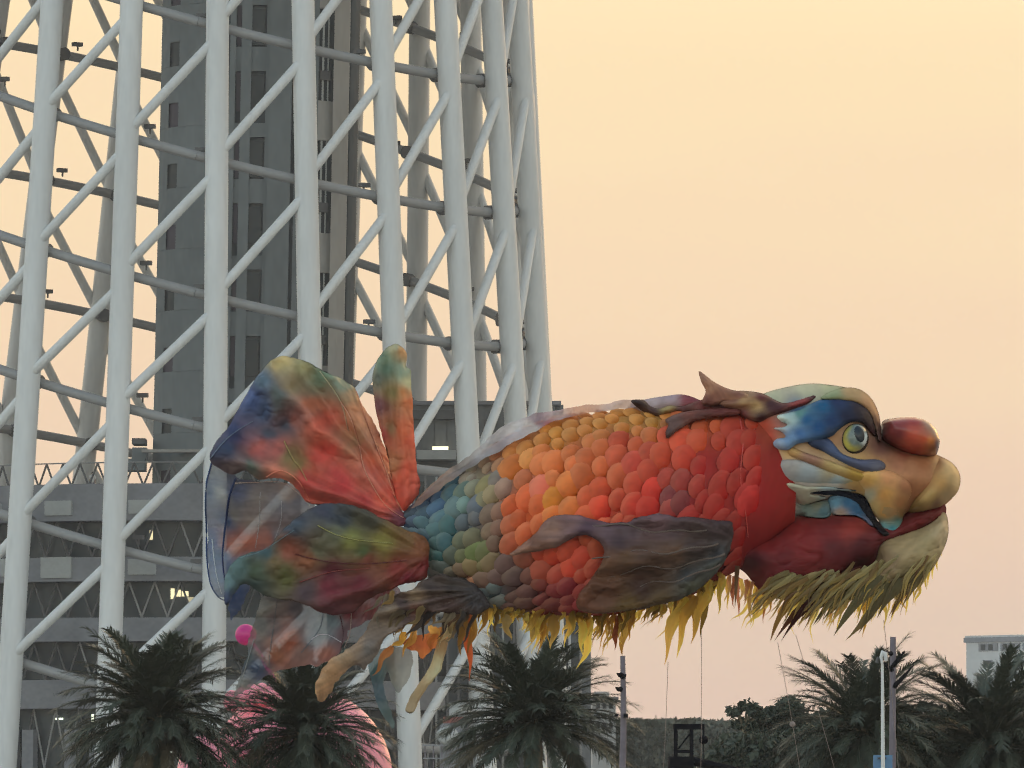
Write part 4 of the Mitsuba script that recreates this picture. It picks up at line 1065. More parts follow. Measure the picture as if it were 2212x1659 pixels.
PEC_C = [(1550, 1150, (68, 53, 55)), (1450, 1148, (81, 63, 65)), (1420, 1130, (110, 83, 87)), (1350, 1150, (90, 72, 77)), (1300, 1150, (101, 79, 85)), (1230, 1132, (123, 94, 94)), (1190, 1150, (140, 106, 94)), (1130, 1192, (148, 109, 92)), (1160, 1185, (115, 81, 68)), (1260, 1155, (79, 59, 70)), (1330, 1180, (70, 53, 57)), (1500, 1180, (72, 57, 55)), (1450, 1205, (101, 76, 62)),
         (1400, 1225, (81, 59, 48)), (1340, 1215, (94, 68, 50)), (1300, 1280, (96, 63, 48)), (1380, 1270, (74, 52, 47)), (1480, 1250, (63, 63, 65)), (1540, 1210, (61, 59, 62)), (1540, 1235, (81, 83, 77)), (1420, 1300, (85, 66, 43)), (1350, 1312, (92, 70, 40)), (1262, 1300, (110, 70, 52)), (1490, 1275, (77, 76, 62)), (1300, 1230, (110, 78, 60))]


def hug(x0, y0, off):
    def fn(P):
        t, b = prof(np.clip(P[:, 0], 880, 1710))
        h = (b - t) / 2
        s = np.clip((P[:, 1] - (t + b) / 2) / h, -0.98, 0.98)
        dy = -h / FS * DEPTH * np.sqrt(1 - s * s)
        r = P - np.array([1590, 1180])
        a = np.arctan2(r[:, 1], -r[:, 0])
        d = np.linalg.norm(r, axis=1)
        n = meshkit.fbm(np.stack([P[:, 0] / 60, P[:, 1] / 25, np.full(len(P), 6.0)], 1), 3, 6) - 0.5
        return np.minimum(dy, -0.75) - off - 0.10 * np.sin(a * 12 + n * 3) * np.clip(d / 220, 0.1, 1) + 0.12 * n
    return fn


pec = part('pectoral_fin', pillow(PEC, 0.11, 13, 4.5, mid=hug(0, 0, 0.26), rag=4, controls=PEC_C, seed=50, warp=14, streak=(1640, 1180, 44, 0.5), soft=2), 'slack_fabric', label='charcoal violet pectoral fin swept back along the red side')
for a, b, w in (((1545, 1178), (1275, 1222), 7), ((1560, 1200), (1290, 1262), 6), ((1520, 1150), (1240, 1150), 5), ((1550, 1222), (1320, 1300), 6)):
    P0 = np.linspace(a, b, 24)
    P0[:, 1] += 8 * np.sin(np.linspace(0, 6, 24)) + 4 * np.sin(np.linspace(1, 17, 24))
    yy = hug(0, 0, 0.26)(P0) - 0.10
    V = at_many(P0)
    V[:, 1] += yy
    put('fin_ray', tube(V, np.linspace(0.018, 0.008, 24), 7), 'fish_fabric', pec, True, color=np.tile(lin((98, 86, 80)) / LIGHT, (24 * 7 + 2, 1)))

def hem(pts, mid, col, r=0.012, name='seam', parent=None, off=0.06, closed=False):
    c = curve(pts, 8, closed)
    V = at_many(c)
    V[:, 1] += mid(c) - off
    r *= 0.6
    return put(name, tube(V, np.linspace(r, r * 0.5, len(V)), 6), 'fish_fabric', parent or fish, True, color=np.tile(np.clip(lin(col) / LIGHT, 0, 0.9), (len(V) * 6 + 2, 1)))


fa_mid = fold((892, 1128), 19, 0.20, -0.10, 0.25, 300, 1)
fc_mid = fold((900, 1130), 17, 0.16, 0.22, 0.35, 400, 2)
fd_mid = fold((930, 1205), 13, 0.15, -0.62, 0.18, 320, 3)
fe_mid = fold((820, 1230), 15, 0.16, -0.15, 0.1, 300, 4)
for pts, col in (([(736, 868), (758, 905), (775, 960), (790, 1020), (830, 1088), (872, 1120)], (205, 150, 125)), ([(768, 842), (800, 930), (832, 1010), (852, 1070), (870, 1104)], (200, 140, 112)), ([(690, 800), (735, 866), (752, 930)], (175, 165, 135)), ([(612, 950), (632, 990), (648, 1010), (664, 1040)], (165, 150, 98)), ([(455, 990), (500, 935), (545, 905)], (110, 122, 140)), ([(575, 1030), (610, 1018), (645, 1040), (668, 1082)], (225, 140, 115))):
    hem(pts, fa_mid, col, off=0.075)
for pts, col, r in (([(462, 960), (449, 1000), (441, 1060), (440, 1171), (449, 1250), (466, 1285), (487, 1297)], (48, 66, 102), 0.024), ([(505, 1030), (490, 1080), (480, 1140), (476, 1200), (484, 1260)], (44, 54, 88), 0.03), ([(500, 1040), (540, 1038), (600, 1036), (640, 1060), (668, 1090)], (178, 160, 152), 0.012), ([(560, 1060), (556, 1120), (548, 1180)], (150, 148, 150), 0.01), ([(606, 1080), (604, 1120), (590, 1160)], (160, 158, 164), 0.01), ([(452, 1160), (462, 1230), (475, 1280)], (175, 182, 190), 0.012)):
    hem(pts, fc_mid, col, r, off=0.03)
for pts, col in (([(690, 1140), (730, 1160), (780, 1172), (850, 1178)], (150, 145, 90)), ([(640, 1200), (700, 1215), (780, 1222), (880, 1215)], (88, 44, 48)), ([(520, 1208), (570, 1192), (640, 1150)], (96, 118, 124)), ([(650, 1260), (720, 1238), (800, 1232)], (132, 66, 62))):
    hem(pts, fd_mid, col, off=0.12)
for pts, col in (([(672, 1382), (690, 1371), (712, 1373), (738, 1388)], (190, 188, 200)), ([(600, 1300), (590, 1360), (582, 1440)], (104, 100, 102)), ([(548, 1380), (530, 1450), (508, 1505)], (126, 128, 126)), ([(700, 1320), (690, 1360), (650, 1410)], (96, 108, 122)), ([(735, 1330), (742, 1370), (735, 1410)], (78, 50, 58)), ([(760, 1320), (756, 1370), (744, 1400)], (150, 130, 125))):
    hem(pts, fe_mid, col, 0.013, off=0.03)
def body_side(P):
    t, b = prof(np.clip(P[:, 0], 880, 1710))
    h = (b - t) / 2
    s = np.clip(((t + b) / 2 - P[:, 1]) / h, -0.97, 0.97)
    return -h / FS * DEPTH * np.sqrt(1 - s * s) - 0.02


for pts in ([(1594, 905), (1600, 960), (1594, 1040), (1606, 1120), (1612, 1165)],):
    hem(pts, body_side, (186, 78, 70), 0.02, parent=body, off=0.0)
# ragged strips of the grey brown fin and scraps under the tail
for k in range(34):
    u = hrng.uniform(0, 1)
    r = np.array([840 + 190 * u, 1296 + 26 * u]) + hrng.normal(0, 9, 2)
    L = hrng.uniform(40, 95)
    a = math.radians(128 - 16 * u + hrng.normal(0, 12))
    c = [(84, 76, 72), (132, 122, 108), (70, 66, 70), (150, 128, 92), (108, 92, 78)][hrng.integers(5)]
    strand(r, r + L * np.array([math.cos(a), math.sin(a)]), hrng.uniform(8, 18), c, [c, (150, 130, 100), (176, 140, 84)][hrng.integers(3)], dy=hrng.uniform(-0.85, -0.3), bend=hrng.normal(0, 0.1), name='fin_strip', flare=0.4, sway=0.6, bsdf='thin_fabric')
for r, t, c in (((880, 1372), (846, 1402), GO), ((900, 1360), (868, 1420), (205, 160, 85)), ((846, 1396), (806, 1462), (170, 120, 80)), ((930, 1352), (956, 1384), (225, 185, 110)), ((975, 1345), (948, 1400), (196, 190, 160)), ((990, 1340), (962, 1390), (165, 160, 130)), ((940, 1370), (925, 1412), (215, 150, 90))):
    strand(r, t, 17, c, c, dy=-0.3, name='fin_strip', flare=0.4, sway=0.6)

# ---- belly fringe, lit through by the low sky
for k in range(190):
    x = hrng.uniform(975, 1565)
    t, b = prof(np.array([x]))
    L = hrng.uniform(22, 62) * (1.2 if 1180 < x < 1500 else 0.9) * (1 + 0.35 * math.sin(x / 23))
    lean_ = -0.10 + 0.25 * hrng.normal()
    r = np.array([x, b[0] - hrng.uniform(0, 16)])
    c = [YE, GO, GO, (205, 175, 95), (150, 128, 62), (190, 150, 80), (128, 104, 60)][hrng.integers(7)]
    strand(r, r + L * np.array([-0.25 + lean_, 1.0]), hrng.uniform(5, 15), c, [c, YE, (232, 205, 110)][hrng.integers(3)], dy=hrng.uniform(-0.55, 0.5), bend=hrng.normal(0, 0.08), name='belly_strand', flare=0.4, sway=0.5)
for r, t, w, c, tc in (((1268, 1330), (1247, 1446), 24, YE, (240, 210, 100)), ((1258, 1330), (1258, 1420), 20, YE, YE), ((1352, 1320), (1342, 1418), 26, YE, (150, 110, 60)), ((1335, 1330), (1325, 1406), 18, (150, 95, 70), (130, 80, 60)), ((1480, 1290), (1434, 1438), 26, YE, (215, 180, 110)), ((1500, 1290), (1462, 1425), 22, GO, YE),
                       ((1530, 1260), (1490, 1392), 26, YE, GO), ((1545, 1250), (1515, 1380), 20, (150, 130, 60), (120, 100, 55)), ((1010, 1320), (1016, 1472), 20, (170, 100, 60), (195, 95, 62)), ((1000, 1315), (995, 1420), 24, (140, 112, 58), (150, 120, 70)), ((1025, 1325), (1010, 1420), 18, GO, BR), ((1200, 1330), (1190, 1404), 24, (200, 172, 100), (215, 190, 120)),
                       ((1150, 1328), (1150, 1392), 26, (190, 165, 95), (205, 180, 110)), ((1090, 1330), (1104, 1385), 20, (190, 165, 110), (200, 180, 120)), ((1555, 1235), (1548, 1330), 16, YE, YE)):
    strand(r, t, w, c, tc, dy=-0.2 + 0.1 * hrng.normal(), bend=hrng.normal(0, 0.05), name='belly_strand', flare=0.5, sway=0.5)

# ---- tether lines
for k, (a, b) in enumerate((((1443, 1430), (1428, 1640)), ((1515, 1360), (1506, 1690)), ((1680, 1388), (1712, 1600)), ((1719, 1372), (1780, 1600)), ((1909, 1340), (1922, 1500)))):
    p0 = at(*a, FY)
    p1 = at(b[0], b[1], FY + 14)
    d = p1 - p0
    p1 = p0 + d * ((p0[2] - 0.02) / (p0[2] - p1[2]))
    n = thing('tether_line', ['thin tether line hanging from the belly fringe, leftmost of all', 'thin tether line under the middle of the fish, right of the leftmost line', 'thin tether line with a small knot below the maroon beard strands', 'thin slanting tether line right of the knotted one', 'short visible tether line under the chin, beside the white pole'][k], 'rope', 'tether lines of the fish balloon')
    tt = np.linspace(0, 1, 12)[:, None]
    pts = p0 + (p1 - p0) * tt + np.array([0.05, 0, 0]) * np.sin(np.pi * tt)
    scene[n] = mikit.ply(tube(pts, 0.0042, 5), 'rope', True)
    if k == 2:
        kk = trimesh.creation.icosphere(2, 0.045)
        kk.apply_translation(pts[3])
        put('knot', kk, 'rope', n, True)
# ------------------------------------------------------------------ palms
def frond_mesh(elev, droop, L, seed, nl=84):
    r = np.random.default_rng(seed)
    t = np.linspace(0, 1, 15)
    e = elev - droop * t ** 1.4
    dx = np.concatenate([[0], np.cumsum(np.cos(e[:-1]) * L / 14)])
    dz = np.concatenate([[0], np.cumsum(np.sin(e[:-1]) * L / 14)])
    side = 0.10 * L * r.normal() * t ** 2
    ra = np.stack([dx, side, dz], 1)
    stem = tube(ra, np.linspace(0.035, 0.006, 15), 5, caps=False)
    V, Fc = [stem.vertices], [stem.faces]
    off = len(stem.vertices)
    vs, fs = [], []
    for k in range(nl):
        u = 0.10 + 0.89 * (k + r.uniform(0, 0.6)) / nl
        i = min(13, int(u * 14))
        w = u * 14 - i
        p = ra[i] * (1 - w) + ra[i + 1] * w
        tg = ra[i + 1] - ra[i]
        tg /= np.linalg.norm(tg)
        ll = L * 0.16 * (0.35 + 1.3 * u ** 0.6 * (1.05 - u) ** 0.5) * r.uniform(0.85, 1.15)
        for s in (-1, 1):
            lat = np.array([0, s, 0.0])
            up = np.cross(tg, lat) * s
            d = tg * 0.95 + lat * 0.62 + up * (0.35 * r.uniform(0.2, 1.0) * (-1 if r.random() < 0.25 else 1))
            d /= np.linalg.norm(d)
            g = np.array([0, 0, -ll * r.uniform(0.05, 0.30)])
            q = np.cross(d, up)
            q /= np.linalg.norm(q) + 1e-9
            wd = 0.027 * r.uniform(0.8, 1.3)
            m = p + d * ll * 0.55 + g * 0.3
            tip = p + d * ll + g
            b = len(vs)
            vs += [p - q * wd * 0.5, p + q * wd * 0.5, m + q * wd * 0.55, m - q * wd * 0.55, tip]
            fs += [[b, b + 1, b + 2], [b, b + 2, b + 3], [b + 3, b + 2, b + 4]]
    V.append(np.array(vs))
    Fc.append(np.array(fs) + off)
    return np.vstack(V), np.vstack(Fc)


VARS = []
for e0, dr_ in ((72, 30), (66, 40), (58, 48), (50, 54), (40, 60), (28, 62), (14, 60), (0, 55), (-20, 45)):
    for s in range(2):
        VARS.append(mikit.ply(frond_mesh(math.radians(e0), math.radians(dr_ * (0.85 + 0.3 * s)), 2.85, e0 * 3 + 90 + s + 500), 'palm_leaf', False))


def trunk_mesh(h, r0, r1, seed):
    ns, nr = 18, int(h / 0.06)
    z = np.linspace(0, h, nr)
    a = np.arange(ns) * 2 * np.pi / ns
    A, Z = np.meshgrid(a, z)
    rad = r0 + (r1 - r0) * Z / h
    sp = (Z / 0.24 + A * 5 / (2 * np.pi)) % 1.0
    sq = (A * 9 / (2 * np.pi) + 0.5 * np.floor(Z / 0.24)) % 1.0
    rad = rad * (1 + 0.13 * (1 - sp) * np.sin(np.pi * sq) ** 0.6 + 0.05 * (meshkit.noise(np.stack([A * 4, Z * 6, A * 0 + seed], -1)) - 0.5))
    v = np.stack([rad * np.cos(A), rad * np.sin(A), Z], -1).reshape(-1, 3)
    i, j = np.meshgrid(np.arange(nr - 1), np.arange(ns), indexing='ij')
    q = np.stack([i * ns + j, i * ns + (j + 1) % ns, (i + 1) * ns + (j + 1) % ns, (i + 1) * ns + j], -1).reshape(-1, 4)
    return trimesh.Trimesh(v, np.vstack([q[:, [0, 1, 2]], q[:, [0, 2, 3]]]), process=False)


def palm(px, py, Y, sc, label, seed, n=120, low=8):
    r = np.random.default_rng(seed)
    k = thing('palm_tree', label, 'palm', 'palms in front of the tower')
    c = at(px, py, Y)
    tm = trunk_mesh(c[2] + 0.1, 0.30, 0.24, seed)
    tm.apply_translation((c[0], c[1], 0))
    put('trunk', tm, 'bark', k, 40)
    ga = math.pi * (3 - math.sqrt(5))
    for q in range(n):
        u = (q + 0.5) / n
        cls = min(low, int((low + 1) * u ** 0.62))
        v = VARS[2 * cls + int(r.integers(2))]
        az = math.degrees(q * ga) + r.uniform(-9, 9)
        s = sc * r.uniform(0.88, 1.1)
        dry = cls >= 7 and r.random() < 0.12
        put('frond', {**v, **({'bsdf': {'type': 'ref', 'id': 'dry_leaf'}} if dry else {}), 'to_world': T().translate([c[0], c[1], c[2] - 0.3 * u]).rotate([0, 0, 1], az).rotate([0, 1, 0], r.uniform(-6, 6)).scale(s)}, None, k)
    return k


palm(338, 1546, 170, 1.08, 'dense dark palm at the left with lit white lamps under its fronds', 1, 150)
palm(655, 1574, 172, 1.0, 'dark palm in front of the pink inflatable, below the tail fins', 2, 140)
palm(1152, 1560, 168, 1.04, 'palm with a visible trunk below the middle of the fish, right of the white column', 3, 140, 7)
palm(1866, 1574, 170, 1.0, 'palm behind the white lamp pole at the right', 4, 125)
palm(2136, 1606, 172, 1.14, 'rightmost palm, in front of the white building', 14, 135)


# ------------------------------------------------------------------ broadleaf trees
def crown_mesh(r, n, R, squash, leaf, clumps):
    cen = []
    while len(cen) < clumps:
        p = r.uniform(-1, 1, 3)
        if 0.25 < np.linalg.norm(p) < 1: cen.append(p * np.array([R, R, R * squash]) * 0.82)
    cen = np.array(cen)
    rad = r.uniform(0.22, 0.42, clumps) * R
    who = r.integers(0, clumps, n)
    d = r.normal(size=(n, 3))
    d /= np.linalg.norm(d, axis=1, keepdims=True)
    p = cen[who] + d * (rad[who] * r.uniform(0.35, 1, n) ** 0.6)[:, None] * np.array([1, 1, 0.7])
    a = r.normal(size=(n, 3))
    a /= np.linalg.norm(a, axis=1, keepdims=True)
    b = np.cross(a, r.normal(size=(n, 3)))
    b /= np.linalg.norm(b, axis=1, keepdims=True)
    s = leaf * r.uniform(0.6, 1.3, (n, 1))
    v = np.stack([p - a * s, p + b * s * 0.5, p + a * s, p - b * s * 0.5], 1).reshape(-1, 3)
    k = np.arange(n)[:, None] * 4
    return v, np.vstack([k + [0, 1, 2], k + [0, 2, 3]]), cen


def tree(px, py, Y, R, squash, label, seed, n=5000, leaf=0.22, clumps=26, mat='foliage', group='broadleaf trees at the right'):
    r = np.random.default_rng(seed)
    k = thing('broadleaf_tree', label, 'tree', group)
    c = at(px, py, Y)
    v, f, cen = crown_mesh(r, n, R, squash, leaf, clumps)
    put('crown', trimesh.Trimesh(v + c, f, process=False), mat, k)
    base = np.array([c[0], c[1], 0.0])
    fork = base + np.array([0, 0, max(0.6, (c[2] - R * squash * 0.6))])
    ms = [tube([base, base * 0.5 + fork * 0.5 + [0.1, 0, 0], fork], [0.13, 0.11, 0.08], 9)]
    for q in cen[:: max(1, clumps // 9)]:
        e = c + q
        ms.append(tube([fork, fork * 0.45 + e * 0.55 + [0, 0, 0.15], e], [0.05, 0.035, 0.012], 6))
    put('trunk', cat(*ms), 'bark', k, True)


tree(1608, 1550, 209, 0.85, 0.75, 'small sparse tree with thin twigs at the left end of the dark trees', 21, 700, 0.13, 12)
tree(1690, 1566, 210, 1.35, 0.75, 'rounded dark tree between the sparse tree and the palm with the white pole', 22, 3600, 0.16, 20)
tree(1770, 1590, 215, 1.6, 0.7, 'dark leafy tree low behind the left side of the palm with the white pole', 23, 4500, 0.17, 24)
tree(1965, 1582, 214, 1.7, 0.7, 'dark leafy tree between the two right palms', 24, 5000, 0.17, 24)
tree(2060, 1596, 212, 1.7, 0.7, 'low dark tree just left of the rightmost palm', 25, 5000, 0.17, 24)
tree(2215, 1560, 216, 1.9, 0.8, 'dark leafy tree at the right edge behind the rightmost palm', 26, 5000, 0.17, 24)
# clipped shrub mass under the trees: nobody could count it
r_ = np.random.default_rng(77)
n_ = 42000
px_ = r_.uniform(1520, 2330, n_)
top_ = 1604 - 26 * meshkit.fbm(np.stack([px_ / 60, px_ * 0, px_ * 0], 1), 3, 3) - 25 * np.clip((px_ - 1560) / 260, 0, 1)
top_ = np.where(px_ < 1560, top_ + (1560 - px_) * 1.0, top_)
Y_ = r_.uniform(206, 222, n_)
zt_ = CAM[2] + (1700 - top_) / F * Y_
P_ = np.stack([(px_ - 1106) / F * Y_, Y_, zt_ * r_.uniform(0.0, 1, n_) ** 0.6], 1)
a_ = r_.normal(size=(n_, 3)); a_ /= np.linalg.norm(a_, axis=1, keepdims=True)
b_ = np.cross(a_, r_.normal(size=(n_, 3))); b_ /= np.linalg.norm(b_, axis=1, keepdims=True)
s_ = 0.17 * r_.uniform(0.6, 1.3, (n_, 1))
v_ = np.stack([P_ - a_ * s_, P_ + b_ * s_ * 0.5, P_ + a_ * s_, P_ - b_ * s_ * 0.5], 1).reshape(-1, 3)
k_ = np.arange(n_)[:, None] * 4
put('shrubbery', trimesh.Trimesh(v_, np.vstack([k_ + [0, 1, 2], k_ + [0, 2, 3]]), process=False), 'foliage')
labels['shrubbery'] = {'label': 'dense dark shrubbery filling the lower right under the palms', 'category': 'shrubs', 'kind': 'stuff'}
# far wood along the horizon
n_ = 45000
px_ = r_.uniform(1180, 2420, n_)
Y_ = r_.uniform(560, 640, n_)
top_ = 1576 - 26 * (meshkit.fbm(np.stack([px_ / 55, Y_ / 30, px_ * 0], 1), 4, 8)) - 8 * np.clip((px_ - 1500) / 200, 0, 1)
zt_ = CAM[2] + (1700 - top_) / F * Y_
P_ = np.stack([(px_ - 1106) / F * Y_, Y_, zt_ * r_.uniform(0.0, 1, n_) ** 0.5], 1)
a_ = r_.normal(size=(n_, 3)); a_ /= np.linalg.norm(a_, axis=1, keepdims=True)
b_ = np.cross(a_, r_.normal(size=(n_, 3))); b_ /= np.linalg.norm(b_, axis=1, keepdims=True)
s_ = 0.42 * r_.uniform(0.6, 1.3, (n_, 1))
v_ = np.stack([P_ - a_ * s_, P_ + b_ * s_ * 0.6, P_ + a_ * s_, P_ - b_ * s_ * 0.6], 1).reshape(-1, 3)
k_ = np.arange(n_)[:, None] * 4
put('far_wood', trimesh.Trimesh(v_, np.vstack([k_ + [0, 1, 2], k_ + [0, 2, 3]]), process=False), 'far_foliage')
labels['far_wood'] = {'label': 'grey green wood far off along the horizon', 'category': 'wood', 'kind': 'stuff'}

# ------------------------------------------------------------------ far buildings
wb = thing('white_building', 'white flat-roofed building with dark windows at the right edge behind the rightmost palm', 'building')
WY = 900.0
A = at(2087, 1379, WY)
ga = math.radians(42)
U, N = np.array([math.cos(ga), -math.sin(ga), 0]), np.array([-math.sin(ga), -math.cos(ga), 0])
HT_ = A[2]


def face_box(u0, u1, z0, z1, d0, d1, mat, name, parent=None):
    """on the white building's front: u along the face, d proud of it"""
    c = [np.array([A[0], A[1], 0]) + U * u + N * d + np.array([0, 0, z]) for z in (z0, z1) for u, d in ((u0, d0), (u1, d0), (u1, d1), (u0, d1))]
    m = trimesh.Trimesh(c, [[0, 1, 2], [0, 2, 3], [4, 6, 5], [4, 7, 6], [0, 5, 1], [0, 4, 5], [1, 6, 2], [1, 5, 6], [2, 7, 3], [2, 6, 7], [3, 4, 0], [3, 7, 4]], process=False)
    trimesh.repair.fix_normals(m)
    return put(name, m, mat, parent or wb)


WM = F / WY * math.cos(ga)                              # picture units per metre along the face
u_ = lambda px: (px - 2087) / WM
z_ = lambda py: CAM[2] + (1700 - py) / F * WY
face_box(0, 34, 0, z_(1390), -14, 0, 'plaster', 'wall')
face_box(-0.3, 34.3, z_(1390) + 0.004, z_(1379), -14, 0.25, 'slab_cladding', 'parapet')
face_box(-0.15, 34.1, z_(1379) + 0.003, z_(1375), -13.8, 0.1, 'plaster', 'roof_edge')
for row, (y0, y1) in enumerate(((1392, 1409), (1428, 1444), (1470, 1488), (1512, 1530))):
    for k in range(6):
        a0, w = (2113 + 44 * k, 38) if row == 0 else (2122 + 35 * k, 18)
        f = face_box(u_(a0), u_(a0 + w), z_(y1), z_(y0), 0.02, 0.18, 'slab_cladding', 'window')
        if row == 0:
            for q in (5, 20):
                face_box(u_(a0 + q), u_(a0 + q + 9), z_(y1) + 0.15, z_(y0) - 0.15, 0.19, 0.24, 'window_glass', 'pane', f)
        else:
            face_box(u_(a0 + 1.5), u_(a0 + w - 1.5), z_(y1) + 0.15, z_(y0) - 0.15, 0.19, 0.24, 'window_glass', 'pane', f)

pb = thing('pale_building', 'pale low building with flat roofs, small and half hidden right of the middle palm', 'building')
def bb(name, x0, x1, y0, y1, Ya, Yb, mat, parent):
    a, b = at(x0, y1, Ya), at(x1, y0, Ya)
    return put(name, box2(np.array([a[0], Ya, a[2]]), np.array([b[0], Yb, b[2]])), mat, parent)
bb('wall', 1280, 1330, 1512, 1690, 545, 556, 'plaster', pb)
bb('roof', 1277, 1336, 1505, 1511.8, 544, 557, 'slab_cladding', pb)
bb('roof', 1284, 1316, 1494, 1504.8, 546, 555, 'plaster', pb)
for k, y in enumerate((1520, 1541, 1562)):
    for x in (1288, 1302, 1316):
        bb('window', x, x + 8, y, y + 11, 544.85, 544.98, 'window_glass', pb)
fb = thing('far_building', 'low grey building with stepped roof on the horizon left of the black crane', 'building')
bb('wall', 1402, 1462, 1562, 1690, 700, 712, 'slab_cladding', fb)
bb('roof', 1412, 1450, 1553, 1561.8, 701, 711, 'slate_cladding', fb)
bb('mast', 1416, 1418, 1545, 1552.8, 705, 705.3, 'dark_steel', fb)
fb = thing('far_building', 'long low grey building on the horizon right of the black crane', 'building')
bb('wall', 1516, 1612, 1566, 1690, 720, 732, 'slab_cladding', fb)
bb('roof', 1512, 1616, 1561, 1565.8, 719, 733, 'slate_cladding', fb)

# ------------------------------------------------------------------ poles and the lamp post
def mast(px0, py0, px1, Y, r0, r1, bend, label, spikes, mat='violet_steel'):
    k = thing('mast', label, 'mast')
    top = at(px0, py0, Y)
    bot = at(px1, 1700, Y)
    bot[2] = 0
    t = np.linspace(0, 1, 16)[:, None]
    pts = bot + (top - bot) * t + np.array([bend, 0, 0]) * np.sin(np.pi * t) 
    put('pole', tube(pts, np.linspace(r0, r1, 16), 14), mat, k, True)
    for (x, y, dx, dy) in spikes:
        a, b = at(x, y, Y - 0.02), at(x + dx, y + dy, Y - 0.3)
        put('bracket_arm', tube([a, a * 0.5 + b * 0.5 + [0, 0, -0.02], b], [0.07, 0.05, 0.015], 7), 'black_paint', k, True)
    return k


m1 = mast(1345, 1417, 1331, 140, 0.10, 0.06, 0.08, 'leaning violet grey mast below the belly fringe, beside the middle palm', ((1343, 1458, -10, -3), (1341, 1489, -11, -4), (1344, 1462, 8, -5)))
put('junction_box', box(*at(1352, 1546, 139.8), 0.10, 0.2, 0.10), 'black_paint', m1)
put('junction_box', box(*at(1332, 1545, 139.8), 0.08, 0.2, 0.06), 'black_paint', m1)
m2 = mast(1929, 1376, 1926, 150, 0.10, 0.075, 0.0, 'thick violet grey mast top rising above the right palm behind the white pole', ((1926, 1412, -12, -5), (1928, 1440, 26, -34), (1928, 1448, -20, -18), (1930, 1484, 44, -48)))
lp = thing('lamp_post', 'slim white lamp post with a curved lamp head in front of the right palm', 'lamp post')
a, b = at(1906, 1434, 130), at(1904, 1690, 130)
put('pole', tube([[b[0], 130, 0], [(a[0] + b[0]) / 2 + 0.02, 130, a[2] * 0.5], a], [0.05, 0.045, 0.032], 10), 'pole_white', lp, True)
q = [at(x, y, 129.9) for x, y in ((1906, 1434), (1903, 1420), (1907, 1408), (1913, 1412), (1914, 1428))]
put('lamp_head', tube(curve_ if False else q, [0.032, 0.04, 0.05, 0.06, 0.04], 9), 'pole_white', lp, True)
put('lamp_arm', tube([at(1904, 1428, 129.9), at(1896, 1420, 129.9), at(1894, 1432, 129.9)], [0.025, 0.03, 0.045], 8), 'dark_steel', lp, True)
bs = thing('blue_sign', 'pair of blue sign panels at the foot of the white lamp post', 'street sign')
put('panel', box2(at(1887, 1720, 130.3), at(1902.5, 1631, 130.42)), 'blue_paint', bs)
put('panel', box2(at(1910, 1720, 130.3), at(1927, 1631, 130.42)), 'blue_paint', bs)
put('bracket', box2(at(1896, 1640, 130.15), at(1914, 1636, 130.25)), 'dark_steel', bs)

# ------------------------------------------------------------------ black crane
cr = thing('crane', 'small black crane frame with a hanging hook ball, right of the leaning mast', 'crane')
CY = 120.0
def cb(name, x0, x1, y0, y1, dpt=0.12, dy=0.0):
    a, b = at(x0, y1, CY), at(x1, y0, CY)
    return put(name, box2(np.array([a[0], CY + dy, a[2]]), np.array([b[0], CY + dy + dpt, b[2]])), 'black_paint', cr)
for dy in (0.0, 0.75):
    cb('post', 1458, 1464, 1575.2, 1634, 0.07, dy)
    cb('post', 1492, 1498, 1575.2, 1634, 0.07, dy)
    cb('rail', 1464.2, 1491.8, 1620, 1626, 0.07, dy)
    put('brace', tube([at(1465, 1618, CY + dy + 0.03), at(1491, 1584, CY + dy + 0.03)], 0.018, 6), 'black_paint', cr)
cb('top_beam', 1456, 1522, 1564, 1575, 0.85, -0.01)
cb('cabin', 1446, 1498, 1634.2, 1735, 1.2, -0.1)
put('boom', tube([at(1497, 1644, CY), at(1592, 1664, CY), at(1700, 1684, CY)], [0.09, 0.07, 0.05], 8), 'black_paint', cr, True)
hb = trimesh.creation.icosphere(2, 0.095); hb.apply_translation(at(1520, 1598, CY))
put('hook_ball', hb, 'black_paint', cr, True)
put('cable', tube([at(1520, 1575, CY), at(1520, 1590, CY)], 0.014, 6), 'black_paint', cr)
put('cable', tube([at(1520, 1606, CY), at(1520, 1640, CY)], 0.008, 6), 'black_paint', cr)

# ------------------------------------------------------------------ pink inflatable with antenna ball
pk = thing('pink_inflatable', 'round pink inflatable behind the dark palm, with a magenta ball on a stalk', 'inflatable')
PY = 186.0
PS = F / PY
s = trimesh.creation.icosphere(5, 1.0)
v = s.vertices.copy()
v *= np.array([200 / PS, 150 / PS, 205 / PS])
v[:, 2] += 0.08 * np.cos(np.arctan2(v[:, 1], v[:, 0]) * 8) * np.clip(1 - np.abs(v[:, 2]) / (205 / PS), 0, 1)
c = at(648, 1688, PY)
put('body', trimesh.Trimesh(v + c, s.faces, process=False), 'pink_vinyl', pk, True)
s2 = trimesh.creation.icosphere(4, 1.0)
lobe = put('lobe', trimesh.Trimesh(s2.vertices * np.array([62 / PS, 60 / PS, 92 / PS]) + at(444, 1680, PY - 2.2), s2.faces, process=False), 'pink_vinyl', pk, True)
e = trimesh.Trimesh(s2.vertices * np.array([16 / PS, 5 / PS, 14 / PS]) + at(455, 1652, PY - 2.2) + [0, -58 / PS, 0], s2.faces, process=False)
put('dark_spot', e, 'black_paint', lobe, True)
crest_c = at(560, 1510, PY - 0.8)
for k in range(7):
    q = at(500 + 22 * k, 1515 - 16 * math.sin(k / 6 * math.pi), PY - 1.2)
    put('crest_lobe', trimesh.Trimesh(s2.vertices * np.array([17 / PS, 22 / PS, 24 / PS]) + q, s2.faces, process=False), 'pink_vinyl', pk, True)
